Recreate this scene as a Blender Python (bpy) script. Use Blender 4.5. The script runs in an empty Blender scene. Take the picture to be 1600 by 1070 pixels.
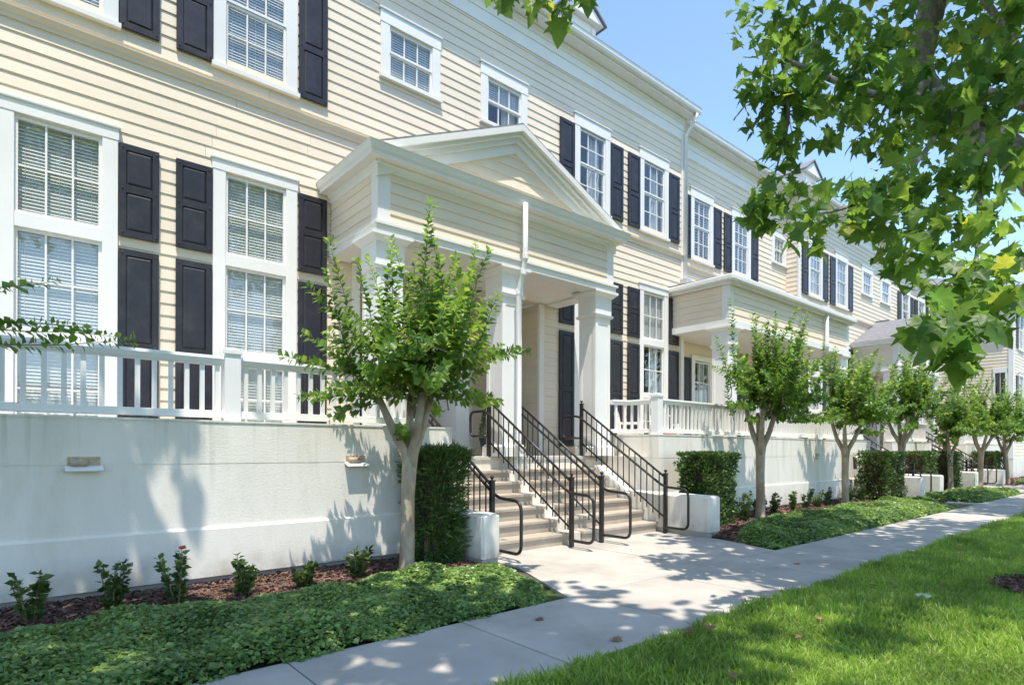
import bpy, bmesh, math, random
import numpy as np
from mathutils import Matrix, Vector

# ---------------------------------------------------------------- camera, sky, sun, exposure
sc = bpy.context.scene
COL = sc.collection
cam_d = bpy.data.cameras.new('camera'); cam = bpy.data.objects.new('camera', cam_d); COL.objects.link(cam)
sc.camera = cam
cam_d.sensor_width = 36.0; cam_d.lens = 36.0 * 928 / 1600
cam_d.shift_y = (701 - 535) / 1600
cam_d.clip_start = 0.05; cam_d.clip_end = 3000
cam.matrix_world = (Matrix.Translation((0, 0, 1.4)) @ Matrix.Rotation(math.radians(49.6 - 90), 4, 'Z')
                    @ Matrix.Rotation(math.radians(90), 4, 'X') @ Matrix.Rotation(0.0035, 4, 'Z'))
TO_SUN = Vector((-0.17, -0.31, 1.0)).normalized()
w = bpy.data.worlds.new('World'); sc.world = w; w.use_nodes = True
nt = w.node_tree
sky = nt.nodes.new('ShaderNodeTexSky'); sky.sky_type = 'NISHITA'; sky.sun_disc = False
sky.sun_elevation = math.asin(TO_SUN.z); sky.sun_rotation = math.atan2(TO_SUN.x, TO_SUN.y)
sky.air_density = 1.0; sky.dust_density = 0.3; sky.ozone_density = 2.6; sky.altitude = 0
nt.links.new(sky.outputs[0], nt.nodes['Background'].inputs[0])
nt.nodes['Background'].inputs[1].default_value = 0.15
sun_d = bpy.data.lights.new('sun', 'SUN'); sun = bpy.data.objects.new('sun', sun_d); COL.objects.link(sun)
sun_d.energy = 2.8; sun_d.angle = math.radians(0.55); sun_d.color = (1.0, 0.93, 0.83)
sun.rotation_euler = TO_SUN.to_track_quat('Z', 'Y').to_euler()
sc.view_settings.view_transform = 'Standard'; sc.view_settings.look = 'None'
sc.view_settings.gamma = 1.0; sc.view_settings.exposure = 1.27
sc.cycles.max_bounces = 7; sc.cycles.transparent_max_bounces = 10
sc.cycles.diffuse_bounces = 6; sc.cycles.caustics_reflective = False; sc.cycles.caustics_refractive = False

random.seed(7); RNG = np.random.default_rng(11)
R = math.radians

# ---------------------------------------------------------------- materials
def mat(name, col, rough=0.6, var=0.12, vscale=3.0, bump=0.0, bscale=40.0, bdist=0.01, spec=0.4, metal=0.0,
        col2=None, c2scale=1.5, c2lo=0.5, c2hi=0.65, stretch=None, otint=0.0):
    m = bpy.data.materials.new(name); m.use_nodes = True
    n, l = m.node_tree.nodes, m.node_tree.links
    b = n['Principled BSDF']
    b.inputs['Roughness'].default_value = rough; b.inputs['Metallic'].default_value = metal
    b.inputs['Specular IOR Level'].default_value = spec
    tc = n.new('ShaderNodeNewGeometry')
    src = tc.outputs['Position']
    if stretch:
        mp = n.new('ShaderNodeMapping'); mp.inputs['Scale'].default_value = stretch
        l.new(src, mp.inputs['Vector']); src = mp.outputs[0]
    nz = n.new('ShaderNodeTexNoise'); nz.inputs['Scale'].default_value = vscale; nz.inputs['Detail'].default_value = 6
    l.new(src, nz.inputs['Vector'])
    rp = n.new('ShaderNodeMapRange'); rp.inputs[1].default_value = 0.3; rp.inputs[2].default_value = 0.7
    rp.inputs[3].default_value = 1 - var; rp.inputs[4].default_value = 1 + var
    l.new(nz.outputs['Fac'], rp.inputs[0])
    mx = n.new('ShaderNodeVectorMath'); mx.operation = 'SCALE'
    oi = n.new('ShaderNodeObjectInfo'); ot = n.new('ShaderNodeMapRange'); ot.inputs[3].default_value = 1 - otint; ot.inputs[4].default_value = 1 + otint
    l.new(oi.outputs['Random'], ot.inputs[0]); om = n.new('ShaderNodeMath'); om.operation = 'MULTIPLY'
    l.new(rp.outputs[0], om.inputs[0]); l.new(ot.outputs[0], om.inputs[1]); l.new(om.outputs[0], mx.inputs['Scale'])
    if col2:
        n2 = n.new('ShaderNodeTexNoise'); n2.inputs['Scale'].default_value = c2scale; n2.inputs['Detail'].default_value = 8
        n2.inputs['Roughness'].default_value = 0.65
        l.new(src, n2.inputs['Vector'])
        r2 = n.new('ShaderNodeMapRange'); r2.inputs[1].default_value = c2lo; r2.inputs[2].default_value = c2hi
        l.new(n2.outputs['Fac'], r2.inputs[0])
        mm = n.new('ShaderNodeMix'); mm.data_type = 'RGBA'
        mm.inputs[6].default_value = (*col, 1); mm.inputs[7].default_value = (*col2, 1)
        l.new(r2.outputs[0], mm.inputs[0]); l.new(mm.outputs[2], mx.inputs[0])
    else:
        mx.inputs[0].default_value = col
    l.new(mx.outputs[0], b.inputs['Base Color'])
    if bump:
        n3 = n.new('ShaderNodeTexNoise'); n3.inputs['Scale'].default_value = bscale; n3.inputs['Detail'].default_value = 5
        l.new(tc.outputs['Position'], n3.inputs['Vector'])
        bp = n.new('ShaderNodeBump'); bp.inputs['Strength'].default_value = bump; bp.inputs['Distance'].default_value = bdist
        l.new(n3.outputs['Fac'], bp.inputs['Height']); l.new(bp.outputs[0], b.inputs['Normal'])
    return m

def leafmat(name, c1, c2, c3=None, rough=0.4, trans=0.35, f3=0.93, patch=1.6):
    """foliage: colour differs leaf by leaf, part of the light passes through"""
    m = bpy.data.materials.new(name); m.use_nodes = True
    n, l = m.node_tree.nodes, m.node_tree.links
    b = n['Principled BSDF']; b.inputs['Roughness'].default_value = rough; b.inputs['Specular IOR Level'].default_value = 0.35
    g = n.new('ShaderNodeNewGeometry'); oi = n.new('ShaderNodeObjectInfo')
    ad = n.new('ShaderNodeMath'); ad.operation = 'ADD'; fr = n.new('ShaderNodeMath'); fr.operation = 'FRACT'
    l.new(g.outputs['Random Per Island'], ad.inputs[0]); l.new(oi.outputs['Random'], ad.inputs[1]); l.new(ad.outputs[0], fr.inputs[0])
    cr = n.new('ShaderNodeValToRGB'); e = cr.color_ramp.elements
    e[0].color = (*c1, 1); e[0].position = 0.0; e[1].color = (*c2, 1); e[1].position = 0.85
    if c3:
        x = e.new(f3); x.color = (*c2, 1); x = e.new(min(1.0, f3 + 0.05)); x.color = (*c3, 1)
    l.new(fr.outputs[0], cr.inputs[0])
    pz = n.new('ShaderNodeTexNoise'); pz.inputs['Scale'].default_value = patch; pz.inputs['Detail'].default_value = 4; l.new(g.outputs['Position'], pz.inputs['Vector'])
    pr = n.new('ShaderNodeMapRange'); pr.inputs[1].default_value = .32; pr.inputs[2].default_value = .68; pr.inputs[3].default_value = .72; pr.inputs[4].default_value = 1.3
    l.new(pz.outputs['Fac'], pr.inputs[0])
    hv = n.new('ShaderNodeHueSaturation'); l.new(cr.outputs[0], hv.inputs['Color']); l.new(pr.outputs[0], hv.inputs['Value'])
    hu = n.new('ShaderNodeMapRange'); hu.inputs[1].default_value = .3; hu.inputs[2].default_value = .7; hu.inputs[3].default_value = .508; hu.inputs[4].default_value = .487
    l.new(pz.outputs['Fac'], hu.inputs[0]); l.new(hu.outputs[0], hv.inputs['Hue'])
    cr = hv; l.new(cr.outputs[0], b.inputs['Base Color'])
    t = n.new('ShaderNodeBsdfTranslucent')
    hs = n.new('ShaderNodeHueSaturation'); hs.inputs['Hue'].default_value = 0.485; hs.inputs['Value'].default_value = 2.0; hs.inputs['Saturation'].default_value = 1.05
    l.new(cr.outputs[0], hs.inputs['Color']); l.new(hs.outputs[0], t.inputs[0])
    mix = n.new('ShaderNodeMixShader'); mix.inputs[0].default_value = trans
    l.new(b.outputs[0], mix.inputs[1]); l.new(t.outputs[0], mix.inputs[2])
    l.new(mix.outputs[0], n['Material Output'].inputs[0])
    return m

def glassmat():
    m = bpy.data.materials.new('window_glass'); m.use_nodes = True
    n, l = m.node_tree.nodes, m.node_tree.links
    n.remove(n['Principled BSDF'])
    t = n.new('ShaderNodeBsdfTransparent'); t.inputs[0].default_value = (0.95, 0.97, 0.97, 1)
    g = n.new('ShaderNodeBsdfGlossy'); g.inputs['Roughness'].default_value = 0.015; g.inputs[0].default_value = (1, 1, 1, 1)
    nz = n.new('ShaderNodeTexNoise'); nz.inputs['Scale'].default_value = 2.2
    bp = n.new('ShaderNodeBump'); bp.inputs['Strength'].default_value = 0.12; bp.inputs['Distance'].default_value = 0.02
    geo = n.new('ShaderNodeNewGeometry'); l.new(geo.outputs['Position'], nz.inputs['Vector'])
    l.new(nz.outputs['Fac'], bp.inputs['Height']); l.new(bp.outputs[0], g.inputs['Normal'])
    lw = n.new('ShaderNodeLayerWeight'); lw.inputs[0].default_value = 0.5
    pw_ = n.new('ShaderNodeMath'); pw_.operation = 'POWER'; pw_.inputs[1].default_value = 4.0; l.new(lw.outputs['Facing'], pw_.inputs[0])
    f = n.new('ShaderNodeMapRange'); f.inputs[3].default_value = 0.05; f.inputs[4].default_value = 0.9; l.new(pw_.outputs[0], f.inputs[0])
    mx = n.new('ShaderNodeMixShader')
    l.new(f.outputs[0], mx.inputs[0]); l.new(t.outputs[0], mx.inputs[1]); l.new(g.outputs[0], mx.inputs[2])
    l.new(mx.outputs[0], n['Material Output'].inputs[0])
    return m

M = dict(
    siding=mat('cream_siding', (0.785, 0.675, 0.525), 0.55, 0.05, 1.3, 0.25, 90, 0.004, stretch=(0.5, 0.5, 1.0), otint=0.035, col2=(0.71, 0.60, 0.455), c2scale=1.2, c2lo=0.5, c2hi=0.8),
    trim=mat('white_trim', (0.79, 0.775, 0.735), 0.45, 0.035, 1.5, 0.08, 60, 0.003, col2=(0.73, 0.71, 0.655), c2scale=1.1, c2lo=0.52, c2hi=0.85),
    ceiling=mat('porch_ceiling', (0.84, 0.79, 0.72), 0.6, 0.03, 2.0),
    shutter=mat('black_shutter', (0.021, 0.021, 0.028), 0.42, 0.2, 9, 0.35, 120, 0.003, col2=(0.035, 0.034, 0.04), c2scale=3),
    stucco=mat('stucco', (0.75, 0.71, 0.625), 0.85, 0.05, 1.2, 0.3, 60, 0.010, spec=0.2, col2=(0.61, 0.58, 0.475), c2scale=1.6, c2lo=0.5, c2hi=0.8, stretch=(1.6, 1.6, 0.45)),
    concrete=mat('concrete', (0.445, 0.41, 0.355), 0.85, 0.08, 2.0, 0.35, 130, 0.004, spec=0.2, otint=0.07, col2=(0.335, 0.305, 0.26), c2scale=1.1, c2lo=0.46, c2hi=0.72),
    floor=mat('porch_floor', (0.56, 0.525, 0.465), 0.7, 0.06, 3, 0.2, 90, 0.003, spec=0.3),
    joint=mat('joint_dirt', (0.09, 0.08, 0.065), 0.95, 0.2, 20),
    step=mat('step_stone', (0.42, 0.36, 0.29), 0.8, 0.10, 3.0, 0.3, 110, 0.004, spec=0.2, otint=0.05, col2=(0.32, 0.27, 0.21), c2scale=2.5, c2lo=0.5, c2hi=0.75),
    iron=mat('dark_bronze_metal', (0.017, 0.015, 0.014), 0.36, 0.15, 12, 0.1, 150, 0.002, spec=0.5),
    blind=mat('blind_slats', (0.84, 0.82, 0.78), 0.5, 0.03, 2),
    curtain=mat('sheer_curtain', (0.72, 0.71, 0.69), 0.8, 0.08, 2, stretch=(14, 14, 0.3)),
    room=mat('dim_room', (0.045, 0.042, 0.04), 0.9, 0.2, 2),
    glass=glassmat(),
    shingle=mat('grey_shingles', (0.20, 0.20, 0.21), 0.9, 0.25, 9, 0.4, 30, 0.01, stretch=(1, 1, 5), col2=(0.14, 0.14, 0.15), c2scale=5),
    gutter=mat('gutter_metal', (0.76, 0.75, 0.72), 0.35, 0.04, 2, spec=0.5),
    flash=mat('grey_flashing', (0.25, 0.26, 0.27), 0.5, 0.1, 3),
    bark=mat('crape_bark', (0.30, 0.22, 0.145), 0.75, 0.16, 7, 0.5, 22, 0.012, col2=(0.40, 0.33, 0.235), c2scale=6, c2lo=0.45, c2hi=0.6, stretch=(1, 1, 0.35)),
    sbark=mat('sycamore_bark', (0.20, 0.165, 0.13), 0.9, 0.25, 14, 0.8, 28, 0.02, col2=(0.33, 0.30, 0.25), c2scale=7, c2lo=0.5, c2hi=0.6, stretch=(1, 1, 0.4)),
    twig=mat('twig', (0.19, 0.14, 0.08), 0.8, 0.2, 9),
    soil=mat('bed_soil', (0.075, 0.042, 0.028), 0.95, 0.3, 25, 0.8, 45, 0.02),
    turf=mat('turf_soil', (0.055, 0.085, 0.02), 0.95, 0.3, 6, 0.6, 40, 0.02),
    mat=mat('vine_mat', (0.05, 0.085, 0.03), 0.9, 0.35, 30, 0.6, 50, 0.02),
    pot=mat('dark_pot', (0.055, 0.055, 0.058), 0.55, 0.1, 6),
    red=mat('red_cushion', (0.5, 0.04, 0.05), 0.8, 0.1, 6),
    lens=mat('tan_lens', (0.42, 0.33, 0.23), 0.6, 0.2, 20),
    chip=leafmat('mulch_chips', (0.07, 0.036, 0.025), (0.21, 0.13, 0.095), rough=0.9, trans=0.0),
    crape=leafmat('crape_leaf', (0.06, 0.14, 0.026), (0.17, 0.285, 0.05), (0.29, 0.36, 0.085), 0.36, 0.5),
    syc=leafmat('sycamore_leaf', (0.055, 0.13, 0.026), (0.14, 0.24, 0.042), (0.30, 0.33, 0.05), 0.42, 0.58, 0.95),
    hedge=leafmat('hedge_leaf', (0.03, 0.07, 0.018), (0.095, 0.165, 0.04), (0.17, 0.25, 0.07), 0.4, 0.25),
    jasmine=leafmat('jasmine_leaf', (0.085, 0.165, 0.05), (0.225, 0.34, 0.095), (0.38, 0.42, 0.14), 0.3, 0.3),
    ixora=leafmat('ixora_leaf', (0.035, 0.075, 0.018), (0.085, 0.15, 0.03), (0.14, 0.19, 0.05), 0.4, 0.22),
    flower=mat('ixora_flower', (0.6, 0.07, 0.03), 0.6, 0.1, 9),
    grass=leafmat('grass_blade', (0.125, 0.225, 0.032), (0.26, 0.39, 0.07), (0.42, 0.46, 0.16), 0.45, 0.42, 0.9),
    dry=leafmat('dry_leaf', (0.16, 0.085, 0.045), (0.27, 0.16, 0.09), rough=0.8, trans=0.1),
)

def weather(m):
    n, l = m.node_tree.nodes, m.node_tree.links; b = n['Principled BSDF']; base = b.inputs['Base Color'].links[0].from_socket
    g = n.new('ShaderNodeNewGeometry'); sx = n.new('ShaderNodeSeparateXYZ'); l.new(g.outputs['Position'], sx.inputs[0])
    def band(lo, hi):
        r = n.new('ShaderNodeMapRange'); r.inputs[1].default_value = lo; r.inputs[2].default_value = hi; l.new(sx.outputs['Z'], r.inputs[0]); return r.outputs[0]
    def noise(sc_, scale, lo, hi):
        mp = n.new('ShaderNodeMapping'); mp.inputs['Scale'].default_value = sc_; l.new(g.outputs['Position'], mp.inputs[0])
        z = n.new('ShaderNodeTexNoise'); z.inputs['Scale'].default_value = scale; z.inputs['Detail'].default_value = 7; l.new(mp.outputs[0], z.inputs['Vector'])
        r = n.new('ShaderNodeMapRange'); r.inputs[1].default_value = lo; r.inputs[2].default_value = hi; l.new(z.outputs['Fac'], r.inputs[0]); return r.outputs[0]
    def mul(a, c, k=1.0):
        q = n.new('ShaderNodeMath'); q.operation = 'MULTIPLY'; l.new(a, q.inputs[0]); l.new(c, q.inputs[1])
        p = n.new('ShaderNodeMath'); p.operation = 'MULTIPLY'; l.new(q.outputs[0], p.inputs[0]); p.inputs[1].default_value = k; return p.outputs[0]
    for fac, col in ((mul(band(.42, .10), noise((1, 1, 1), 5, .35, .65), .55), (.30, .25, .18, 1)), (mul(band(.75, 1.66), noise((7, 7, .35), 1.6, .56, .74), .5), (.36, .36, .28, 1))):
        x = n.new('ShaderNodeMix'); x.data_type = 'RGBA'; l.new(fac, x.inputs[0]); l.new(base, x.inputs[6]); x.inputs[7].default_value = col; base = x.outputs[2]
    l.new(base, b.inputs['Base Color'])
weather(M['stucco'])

# ---------------------------------------------------------------- mesh helpers
class MB:
    def __init__(s): s.v = []; s.f = []
    def poly(s, pts, faces):
        o = len(s.v); s.v += [tuple(p) for p in pts]; s.f += [tuple(i + o for i in f) for f in faces]; return s
    def box(s, x0, x1, y0, y1, z0, z1):
        return s.poly([(x0,y0,z0),(x1,y0,z0),(x1,y1,z0),(x0,y1,z0),(x0,y0,z1),(x1,y0,z1),(x1,y1,z1),(x0,y1,z1)],
                      [(0,3,2,1),(4,5,6,7),(0,1,5,4),(1,2,6,5),(2,3,7,6),(3,0,4,7)])
    def frustum(s, cx, cy, z0, z1, a0, b0, a1, b1):
        return s.poly([(cx-a0,cy-b0,z0),(cx+a0,cy-b0,z0),(cx+a0,cy+b0,z0),(cx-a0,cy+b0,z0),
                       (cx-a1,cy-b1,z1),(cx+a1,cy-b1,z1),(cx+a1,cy+b1,z1),(cx-a1,cy+b1,z1)],
                      [(0,3,2,1),(4,5,6,7),(0,1,5,4),(1,2,6,5),(2,3,7,6),(3,0,4,7)])
    def prism(s, pts, axis, a, b):
        """extrude a 2-D outline along axis ('x': pts are (y,z), 'y': (x,z), 'z': (x,y))"""
        n = len(pts)
        mk = {'x': lambda p, t: (t, p[0], p[1]), 'y': lambda p, t: (p[0], t, p[1]), 'z': lambda p, t: (p[0], p[1], t)}[axis]
        P = [mk(p, a) for p in pts] + [mk(p, b) for p in pts]
        F = [tuple(range(n)), tuple(range(2*n-1, n-1, -1))] + [(i, i+n, (i+1) % n + n, (i+1) % n) for i in range(n)]
        return s.poly(P, F)
    def tube(s, path, rad, n=8, cap=True):
        P = [Vector(p) for p in path]; m = len(P)
        rr = rad if hasattr(rad, '__len__') else [rad] * m
        o = len(s.v); ref = None
        for i, p in enumerate(P):
            t = (P[min(i+1, m-1)] - P[max(i-1, 0)])
            t = t.normalized() if t.length > 1e-9 else Vector((0, 0, 1))
            if ref is None:
                ref = t.orthogonal().normalized()
            ref = (ref - t * ref.dot(t))
            ref = ref.normalized() if ref.length > 1e-6 else t.orthogonal().normalized()
            q = t.cross(ref)
            for k in range(n):
                a = 2 * math.pi * k / n
                s.v.append(tuple(p + (ref * math.cos(a) + q * math.sin(a)) * rr[i]))
        for i in range(m - 1):
            for k in range(n):
                a, b = o + i*n + k, o + i*n + (k+1) % n
                s.f.append((a, b, b + n, a + n))
        if cap:
            s.f.append(tuple(o + k for k in range(n-1, -1, -1))); s.f.append(tuple(o + (m-1)*n + k for k in range(n)))
        return s
    def lathe(s, prof, c=(0, 0, 0), n=12):
        o = len(s.v)
        for r, z in prof:
            for k in range(n):
                a = 2*math.pi*k/n; s.v.append((c[0]+r*math.cos(a), c[1]+r*math.sin(a), c[2]+z))
        for i in range(len(prof)-1):
            for k in range(n):
                a, b = o+i*n+k, o+i*n+(k+1) % n
                s.f.append((a, b, b+n, a+n))
        s.f.append(tuple(o+k for k in range(n-1, -1, -1))); s.f.append(tuple(o+(len(prof)-1)*n+k for k in range(n)))
        return s
    def mesh(s, name, m, smooth=False):
        me = bpy.data.meshes.new(name); me.from_pydata(s.v, [], s.f)
        if m: me.materials.append(m)
        if smooth: me.polygons.foreach_set('use_smooth', [True]*len(me.polygons))
        me.update(); return me
    def build(s, name, m, parent=None, loc=(0, 0, 0), rz=0, smooth=False, bevel=0):
        return place(name, s.mesh(name, m, smooth), parent, loc, rz, bevel)

def place(name, me, parent=None, loc=(0, 0, 0), rz=0, bevel=0):
    o = bpy.data.objects.new(name, me); COL.objects.link(o)
    o.location = loc; o.rotation_euler = (0, 0, rz); o.parent = parent
    if bevel:
        b = o.modifiers.new('bevel', 'BEVEL'); b.width = bevel; b.segments = 2; b.limit_method = 'ANGLE'
    return o

def empty(name, loc=(0, 0, 0), parent=None, rz=0): return place(name, None, parent, loc, rz)

def tag(o, label=None, cat=None, group=None, kind=None):
    if label: o['label'] = label
    if cat: o['category'] = cat
    if group: o['group'] = group
    if kind: o['kind'] = kind
    return o

def scatter(name, P, T, N, S, tv, tf, m, parent=None, loc=(0, 0, 0)):
    """one mesh of many small leaves: P points, T along, N normal, S size, tv template (side, along, normal)"""
    P = np.asarray(P, float); T = np.asarray(T, float); N = np.asarray(N, float); S = np.asarray(S, float)
    T /= np.linalg.norm(T, axis=1, keepdims=True) + 1e-9
    B = np.cross(T, N); B /= np.linalg.norm(B, axis=1, keepdims=True) + 1e-9
    N = np.cross(B, T)
    tv = np.asarray(tv, float); k = len(tv); n = len(P)
    V = (P[:, None, :] + S[:, None, None] * (tv[None, :, 0, None]*B[:, None, :] + tv[None, :, 1, None]*T[:, None, :] + tv[None, :, 2, None]*N[:, None, :])).reshape(-1, 3)
    tf = np.asarray(tf); nt_ = len(tf); w_ = tf.shape[1]
    Fc = (tf[None] + (np.arange(n)*k)[:, None, None]).reshape(-1)
    me = bpy.data.meshes.new(name)
    me.vertices.add(n*k); me.vertices.foreach_set('co', V.ravel())
    me.loops.add(len(Fc)); me.loops.foreach_set('vertex_index', Fc.astype(np.int32))
    me.polygons.add(n*nt_); me.polygons.foreach_set('loop_start', np.arange(0, len(Fc), w_, dtype=np.int32))
    me.materials.append(m); me.update(calc_edges=True)
    return place(name, me, parent, loc)

LEAF_V = [(0, 0, 0), (0.27, 0.42, 0.07), (0, 1, -0.06), (-0.27, 0.42, 0.07)]
LEAF_F = [(0, 1, 2), (0, 2, 3)]
V2 = [(0, 0, 0), (0.36, 0.45, 0.08), (0, 1, -0.08), (-0.36, 0.45, 0.08)]
NEEDLE_V = [(0, 0, 0), (0.085, 0.5, 0.02), (0, 1, -0.04), (-0.085, 0.5, 0.02)]

def rdir(n, zlo=-1, zhi=1):
    z = RNG.uniform(zlo, zhi, n); a = RNG.uniform(0, 2*np.pi, n); r = np.sqrt(np.maximum(0, 1 - z*z))
    return np.stack([r*np.cos(a), r*np.sin(a), z], 1)

CX = 6.38; YF = 9.02

# ---------------------------------------------------------------- ground
g = MB().box(-900, 900, -900, 900, -0.4, -0.02).build('ground', M['turf']); tag(g, kind='structure')
GX0 = 2.78; SL = 1.39
sw = MB().box(-9, 75, 2.64, 3.9, -0.015, -0.008).build('sidewalk', M['joint']); tag(sw, kind='structure')
slab = MB().box(0.006, SL - 0.006, 0, 1.24, -0.1, 0.012).mesh('slab', M['concrete'])
for k in range(-8, 50):
    o = place('slab', slab, sw, (GX0 + k*SL, 2.645, RNG.uniform(-0.002, 0.002)))
pw = MB().box(4.2, 8.9, 3.892, 6.2, -0.1, -0.008).build('entry_path', M['joint']); tag(pw, kind='structure')
MB().prism([(4.02, 3.897), (6.29, 3.897), (6.29, 6.2), (4.6, 6.2), (4.6, 5.3)], 'z', -0.1, 0.010).build('slab', M['concrete'], pw)
MB().prism([(6.302, 3.897), (8.1, 3.897), (8.42, 4.9), (8.42, 6.2), (6.302, 6.2)], 'z', -0.1, 0.011).build('slab', M['concrete'], pw)
for (a, b) in ((18.2, 19.7), (24.9, 30.6)):
    p2 = MB().box(a + .9, b + .6, 3.897, 6.1, -0.1, 0.010).build('entry_path', M['concrete']); tag(p2, kind='structure')

# ---------------------------------------------------------------- houses
PITCH = 0.16
def board_mesh():
    return MB().prism([(0.0, 0.0), (-0.021, 0.0), (-0.021, 0.006), (-0.007, PITCH + 0.012), (0.0, PITCH + 0.012)], 'x', 0, 1)
BOARD = board_mesh().mesh('siding_board', M['siding'])
CAMP = Vector((0, 0, 1.4))

class House:
    def __init__(s, name, cx, yf, detail, label):
        s.root = empty(name, (cx, yf, 0)); tag(s.root, label, 'house', 'townhouses in the row'); s.detail = detail
        s.boards = []          # (wall object, x0, x1, z)
        s.rest = MB()
    def wall(s, name, org, rz, length, z0, z1, openings=(), clip=None, thick=0.12):
        """a wall part with lap boards outside; openings (x0,x1,z0,z1) in wall coordinates"""
        xs = sorted({0, length, *[q for o in openings for q in o[:2]]}); zs = sorted({z0, z1, *[q for o in openings for q in o[2:]]})
        b = MB()
        inside = lambda x, z: any(o[0] < x < o[1] and o[2] < z < o[3] for o in openings)
        for i in range(len(xs)-1):
            zz = []
            for j in range(len(zs)-1):
                if not inside((xs[i]+xs[i+1])/2, (zs[j]+zs[j+1])/2):
                    if zz and abs(zz[-1][1] - zs[j]) < 1e-6: zz[-1][1] = zs[j+1]
                    else: zz.append([zs[j], zs[j+1]])
            for a, c in zz:
                if clip is None: b.box(xs[i], xs[i+1], 0.0, thick, a, c)
        if clip: b.prism(clip, 'y', 0.0, thick)
        wo = b.build(name, M['siding'], s.root, (org[0], org[1], 0), rz)
        n = int(round((z1 - z0) / PITCH)); p = (z1 - z0) / n
        for k in range(n):
            za, zb = z0 + k*p, z0 + (k+1)*p; zm = (za+zb)/2
            segs = [(0.0, length)]
            for o in openings:
                if o[2] < zm < o[3]:
                    ns = []
                    for a, c in segs:
                        if o[1] <= a or o[0] >= c: ns.append((a, c)); continue
                        if o[0] > a: ns.append((a, o[0]))
                        if o[1] < c: ns.append((o[1], c))
                    segs = ns
            if clip:   # gable: outline is a triangle (apex last)
                (ax, az), (bx, bz), (px, pz) = clip
                t = (za - az) / (pz - az); segs = [(ax + (px-ax)*t, bx + (px-bx)*t)]
            for a, c in segs:
                # long runs are made of several boards, as on site
                L = c - a; m = max(1, int(round(L / 3.7))) if L > 4.5 else 1
                cut = [a] + [a + L*(q + random.uniform(-.22, .22))/m for q in range(1, m)] + [c]
                for q in range(m):
                    if cut[q+1] - cut[q] > 0.02: s.boards.append((wo, cut[q] + (0.004 if q else 0), cut[q+1], za, p))
        return wo
    def finish(s):
        def size(bd):
            wo, a, c, z, p = bd
            mw = Matrix.Translation(s.root.location) @ Matrix.Translation(wo.location) @ wo.rotation_euler.to_matrix().to_4x4()
            q = mw @ Vector(((a+c)/2, 0, z)); d = (q - CAMP).length
            hid = 0.15 if (q.x < -0.3 or q.z > 1.6 + .76*(q.x*.648+q.y*.7615) or q.z < 1.3) else 1
            return hid * (c-a) / d**2
        bs = sorted(s.boards, key=size, reverse=True)
        keep = 300 if s.detail else 0
        for wo, a, c, z, p in bs[:keep]:
            o = place('siding_board', BOARD, wo, (a, random.uniform(-.0015, .001), z + random.uniform(-.0012, .0012)))
            o.scale = (c - a, 1, p / PITCH)
        walls = {}
        for wo, a, c, z, p in bs[keep:]:
            walls.setdefault(wo.name, (wo, MB()))[1].prism([(0, z), (-0.021, z), (-0.021, z+.006), (-0.007, z+p+.012), (0, z+p+.012)], 'x', a, c)
        mb = MB()
        for wo, b in walls.values():
            mw = Matrix.Translation(wo.location) @ wo.rotation_euler.to_matrix().to_4x4()
            mb.poly([mw @ Vector(v) for v in b.v], b.f)
        if mb.v: tag(mb.build('remaining_siding', M['siding'], s.root), kind='stuff')

    def window(s, x0, x1, zs, zh, panels, cols, fill, case=0.165, y=0.0):
        """x0..x1 outer casing, zs sill bottom, zh head top, panels (z0,z1,rows) glass areas top to bottom"""
        r = s.root; xm = (x0+x1)/2; a, b = x0 + case, x1 - case
        zb, zt = panels[-1][0] - .05, panels[0][1] + .04
        c = MB()
        c.box(x0, a, y-.05, y+.06, zs + .06, zt + .02); c.box(b, x1, y-.05, y+.06, zs + .06, zt + .02)
        c.box(x0 - .01, x1 + .01, y-.056, y+.06, zt + .021, zh - .05)
        for i in range(len(panels)-1):
            if len(panels) == 3: c.box(a, b, y-.045, y+.055, panels[i+1][1] + .035, panels[i][0] - .035)
        win = c.build('window', M['trim'], r, (0, 0, 0), 0, bevel=0.004 if s.detail else 0)
        MB().prism([(y-.06, zh-.05), (y-.075, zh-.035), (y-.075, zh-.012), (y+.0, zh)], 'x', x0-.03, x1+.03).poly([], []).build('window_head', M['trim'], win)
        MB().box(x0 - .025, x1 + .025, y-.085, y+.05, zs, zs + .058).build('window_sill', M['trim'], win)
        sash = MB(); mun = MB()
        for i, (z0, z1, rows) in enumerate(panels):
            yo = y + (.0 if i % 2 == 0 else .014)
            f = .035
            sash.box(a, a+f, yo-.02, yo+.02, z0-f, z1+f); sash.box(b-f, b, yo-.02, yo+.02, z0-f, z1+f)
            sash.box(a+f, b-f, yo-.0195, yo+.02, z0-f, z0); sash.box(a+f, b-f, yo-.0195, yo+.02, z1, z1+f)
            ga, gb = a+f, b-f
            for q in range(1, cols):
                xx = ga + (gb-ga)*q/cols; mun.box(xx-.0105, xx+.0105, yo-.014, yo+.014, z0, z1)
            for q in range(1, rows):
                zz = z0 + (z1-z0)*q/rows; mun.box(ga, gb, yo-.0135, yo+.0135, zz-.0105, zz+.0105)
            if s.detail:
                pm = MB().box(0, (gb-ga)/cols - .02, -.002, .002, 0, (z1-z0)/rows - .02).mesh('pane', M['glass'])
                for q in range(cols):
                    for t in range(rows):
                        o = place('pane', pm, win, (ga + (gb-ga)*q/cols + .01, yo, z0 + (z1-z0)*t/rows + .01))
                        o.rotation_euler = (random.uniform(-.006, .006), 0, random.uniform(-.006, .006))
            else:
                MB().box(ga, gb, yo-.002, yo+.002, z0, z1).build('pane', M['glass'], win)
        sash.build('sash', M['trim'], win); mun.build('muntins', M['trim'], win)
        # what is behind the glass
        D = .75
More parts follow.
